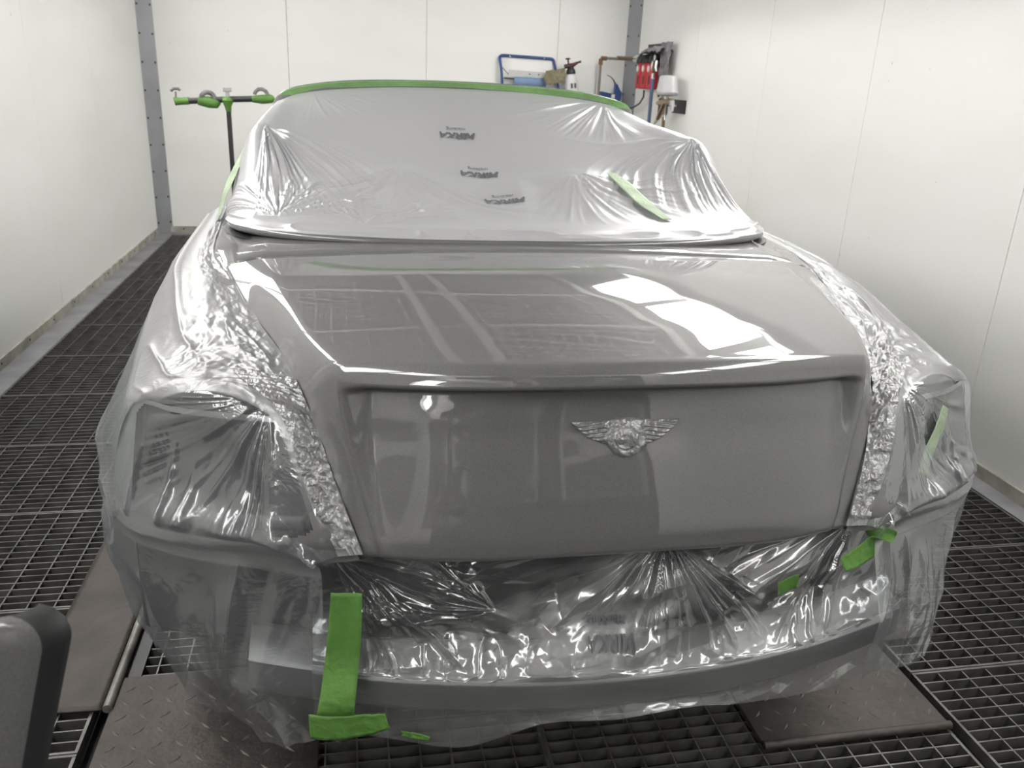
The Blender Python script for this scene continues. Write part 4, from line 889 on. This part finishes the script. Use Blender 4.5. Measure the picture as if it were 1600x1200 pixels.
MB().lathe([(.038,-.02),(.062,-.02),(.062,.02),(.038,.02),(.038,-.02)], trs((0,0,0), (0,PI/2,0)), 28).build('tape', M['cream'], TR_, True); MB().lathe([(.033,-.021),(.039,-.021),(.039,.021),(.033,.021),(.033,-.021)], trs((0,0,0), (0,PI/2,0)), 24).build('core', M['brown'], TR_, True)
# spray gun in its holder
xg = xr(7.0)
GH = empty('gun_holder', (xg, 7.1, 1.33), 'black wall bracket holding the spray gun', 'bracket')
MB().box((-.012,-.18,.0),(0,.12,.11)).build('plate', M['black'], GH, bevel=.002); MB().box((-.05,.26,-.02),(-.0,.36,.11)).build('arm', M['black'], GH, bevel=.003); MB().tube([(-.01,-.04,.06),(-.10,-.04,.06),(-.12,-.02,.075)], .008, 8).build('peg', M['chrome'], GH, True)
SG = empty('spray_gun', (xg-.13, 7.06, 1.33), 'tan spray gun with frosted cup hung on the right wall', 'spray gun')
cp_ = MB().lathe([(.03,.135),(.085,.145),(.092,.155),(.094,.17),(.088,.18),(.073,.285),(.066,.295),(.02,.30)], None, 28); cp_.V = [(x*.75, y*2.1, z) for x, y, z in cp_.V]; cp_.build('cup', M['cup'], SG, True)
MB().tube([(0,0,.14),(0,.0,.10)], [.022,.018], 12).build('cup_neck', M['chrome'], SG, True)
MB().tube([(0,-.16,.105),(0,-.05,.095),(0,.08,.085),(0,.20,.075)], [.014,.025,.026,.016], 12).build('body', M['bronze'], SG, True)
MB().tube([(0,.02,.08),(0,.10,.0),(0,.16,-.055)], [.024,.024,.018], 12).build('grip', M['bronze'], SG, True)
MB().tube([(0,.16,-.05),(0,.22,-.09),(0,.25,-.105)], [.018,.012,.006], 12).build('air_cap', M['cream'], SG, True)
MB().tube([(0,-.02,.07),(0,-.0,.0),(0,-.01,-.06)], [.008,.007,.006], 8).build('trigger', M['chrome'], SG, True)
MB().tube([(0,-.14,.10),(0,-.16,.07),(0,-.17,.02)], [.022,.018,.008], 10).build('fluid_knob', M['cup'], SG, True)
MB().tube([(0,.02,-.03),(0,.01,-.10),(0,.0,-.16)], [.012,.014,.012], 10).build('hose_coupling', M['brown'], SG, True)

# ------------------------------------------------------------------ loose painted bumper end close to the camera
BU = empty('bumper_cover', (-.62, .62, .78), 'loose silver bumper corner standing close at the lower left', 'bumper')
nz_, nx_ = 70, 110
dzs = -np.concatenate([np.linspace(0, .05, 30), np.linspace(.055, .42, 40)])
Gb = np.zeros((nz_, nx_, 3)); rc = .034
for i_, dz in enumerate(dzs):
    cz = max(0.0, rc+dz) if dz > -rc else 0.0
    xe = -.250+(dz+.025)*.28-(rc-math.sqrt(max(rc*rc-cz*cz, 0)))
    tx_ = np.concatenate([np.linspace(0, .90, 50), np.linspace(.905, 1, 60)]); x = -1.25+(xe+1.25)*tx_
    er = np.clip(1-(xe-x)/.035, 0, 1); et = np.clip(1-(-dz)/.03, 0, 1)
    yb = .655-.10*(1-tx_)**2+.30*max(0, -dz-.30)
    Gb[i_] = np.stack([x, yb+.018*(1-np.sqrt(np.clip(1-er**2, 0, 1)))+.010*(1-math.sqrt(1-et**2)), np.full_like(x, 1.098+dz)], -1)
ncut = 97
kp = np.zeros((nz_-1, nx_-1), bool); kp[:, :ncut] = True
grid_obj('shell', Gb, M['paint'], BU, keep=kp, off=(-.62,.62,.78)); grid_obj('flange', Gb, M['darkcar'], BU, keep=~kp, off=(-.62,.62,.78))
for k, (a, b_, c_) in enumerate(((.62, 1.0, 101), (.70, 1.0, 105))):
    MB().tube([tuple(Gb[i_, c_]+np.array([0,-.003,0])) for i_ in range(int(a*nz_), int(b_*nz_))], .0035, 8).build('flange_rib', M['beam'], BU, True, off=(-.62,.62,.78))
gt = [tuple(Gb[0, j_]+np.array([0,.002,.001])) for j_ in range(20, 70, 7)]
ribbon('masking_tape', gt, .007, M['tapepale'], 'strip of green tape on the top edge of the loose bumper', (0,1,.4), .0)
BS = empty('bumper_stand', (-.80, .70, 0), 'dark tube trestle carrying the loose bumper', 'stand')
MB().tube([(0,0,.02),(0,0,.80)], .016, 10).build('post', M['darksteel'], BS, True); MB().tube([(-.25,0,.80),(.12,0,.80)], .016, 10).build('top_bar', M['darksteel'], BS, True)
for s in (-1, 1): MB().tube([(s*.2,.0,.018),(0,0,.02),], .016, 10).build('foot', M['darksteel'], BS, True)

# ------------------------------------------------------------------ the photographer, seen only as a reflection in the paint
def person():
    bx, by = .16, -.50
    J = [(0,0,.95,.135),(0,-.01,1.15,.145),(0,-.01,1.36,.150),(0,.0,1.49,.062),(0,.02,1.57,.060),(0,.035,1.66,.090),(0,.03,1.735,.075)]
    E_ = [(0,1),(1,2),(2,3),(3,4),(4,5),(5,6)]
    def chain(start, pts):
        k = start
        for p in pts: J.append(p); E_.append((k, len(J)-1)); k = len(J)-1
        return k
    for sx in (-1, 1): chain(0, [(sx*.10,0,.86,.10),(sx*.115,.02,.50,.066),(sx*.12,-.01,.12,.048),(sx*.125,.05,.05,.045),(sx*.135,.17,.04,.038)])
    wr_ = chain(2, [(.19,-.01,1.40,.068),(.27,.10,1.19,.050),(.08,.27,1.40,.034),(.03,.32,1.46,.036)])
    wl_ = chain(2, [(-.19,-.01,1.40,.068),(-.33,.05,1.20,.050),(-.50,.18,1.06,.034),(-.55,.22,1.04,.036)])
    for k, (dx, l) in enumerate(((-.030,.060),(-.010,.072),(.010,.068),(.030,.054))):
        chain(wr_, [(.01+dx*.3,.345+.004*k,1.475+dx,.011),(-.03+dx*.2,.362,1.485+dx,.009),(-.06,.352,1.485+dx,.008)])
        chain(wl_, [(-.58,.245+dx*.6,1.03-abs(dx)*.2,.011),(-.58-l*.6,.262+dx,1.005,.009),(-.58-l*.7,.27+dx,.975,.008)])
    chain(wr_, [(.03,.35,1.50,.012),(.0,.352,1.535,.010),(-.03,.350,1.545,.008)]); chain(wl_, [(-.54,.26,1.02,.012),(-.565,.285,.995,.010),(-.59,.29,.98,.008)])
    me = bpy.data.meshes.new('person'); me.from_pydata([j[:3] for j in J], E_, []); ob = bpy.data.objects.new('tmp', me); COL.objects.link(ob)
    sk = ob.modifiers.new('skin', 'SKIN'); sk.use_smooth_shade = True
    for v, j in zip(me.skin_vertices[0].data, J): v.radius = (j[3], j[3]*(.72 if j[3] > .12 else 1.0)); v.use_root = False
    me.skin_vertices[0].data[0].use_root = True
    ss_ = ob.modifiers.new('sub', 'SUBSURF'); ss_.levels = 2; ss_.render_levels = 2
    dg = bpy.context.evaluated_depsgraph_get(); m2 = bpy.data.meshes.new_from_object(ob.evaluated_get(dg)); bpy.data.objects.remove(ob)
    m2.materials.clear(); m2.materials.append(M['overall']); m2.materials.append(M['skin'])
    for p in m2.polygons:
        c = p.center; p.use_smooth = True
        p.material_index = 1 if c.z > 1.53 and abs(c.x) < .12 and c.y < .2 or c.x < -.50 or (c.y > .29 and c.z > 1.3) else 0
    root = empty('person', (bx, by, 0), 'person in dark overalls holding up a phone, seen reflected in the boot lid', 'person')
    o = bpy.data.objects.new('body', m2); COL.objects.link(o); o.parent = root
    hr = MB(); n = 18; V = []
    for i in range(9):
        a = i/8*1.75
        for k in range(n): t = 2*PI*k/n; V.append((.096*math.sin(a)*math.cos(t), .012+.108*math.sin(a)*math.sin(t)-.02*(a > 1.2)*(math.sin(t) > 0), 1.70+.10*math.cos(a)))
    F = [(i*n+k, i*n+(k+1)%n, (i+1)*n+(k+1)%n, (i+1)*n+k) for i in range(8) for k in range(n) if not (i > 4 and 1 < k < 8)]
    mesh_obj('hair', V, F, M['hair'], root)
    MB().lathe([(.001,0),(.014,.004),(.012,.022),(.001,.03)], trs((0,.118,1.645), (PI/2+.3,0,0)), 10).build('nose', M['skin'], root, True)
    for sx in (-1, 1):
        MB().lathe([(.001,-.010),(.010,-.004),(.011,.003),(.001,.009)], trs((sx*.032,.112,1.672), (PI/2,0,0)), 10).build('eye', M['white'], root, True)
        MB().lathe([(.001,-.01),(.024,-.006),(.026,.004),(.001,.01)], trs((sx*.092,.03,1.66), (0,PI/2,0), (1.3,.8,1)), 12).build('ear', M['skin'], root, True)
    MB().box((-.022,.108,1.605),(.022,.116,1.611)).build('mouth', M['darkred'], root, bevel=.003)
    ph = empty('phone', (.03, -.05, 1.55), 'phone in the right hand of the person reflected in the lid', 'phone')
    MB().box((-.075,-.004,-.036),(.075,.004,.036)).build('case', M['black'], ph, bevel=.003); MB().box((-.070,-.0052,-.032),(.070,-.004,.032)).build('screen', M['darkglass'], ph)
person()
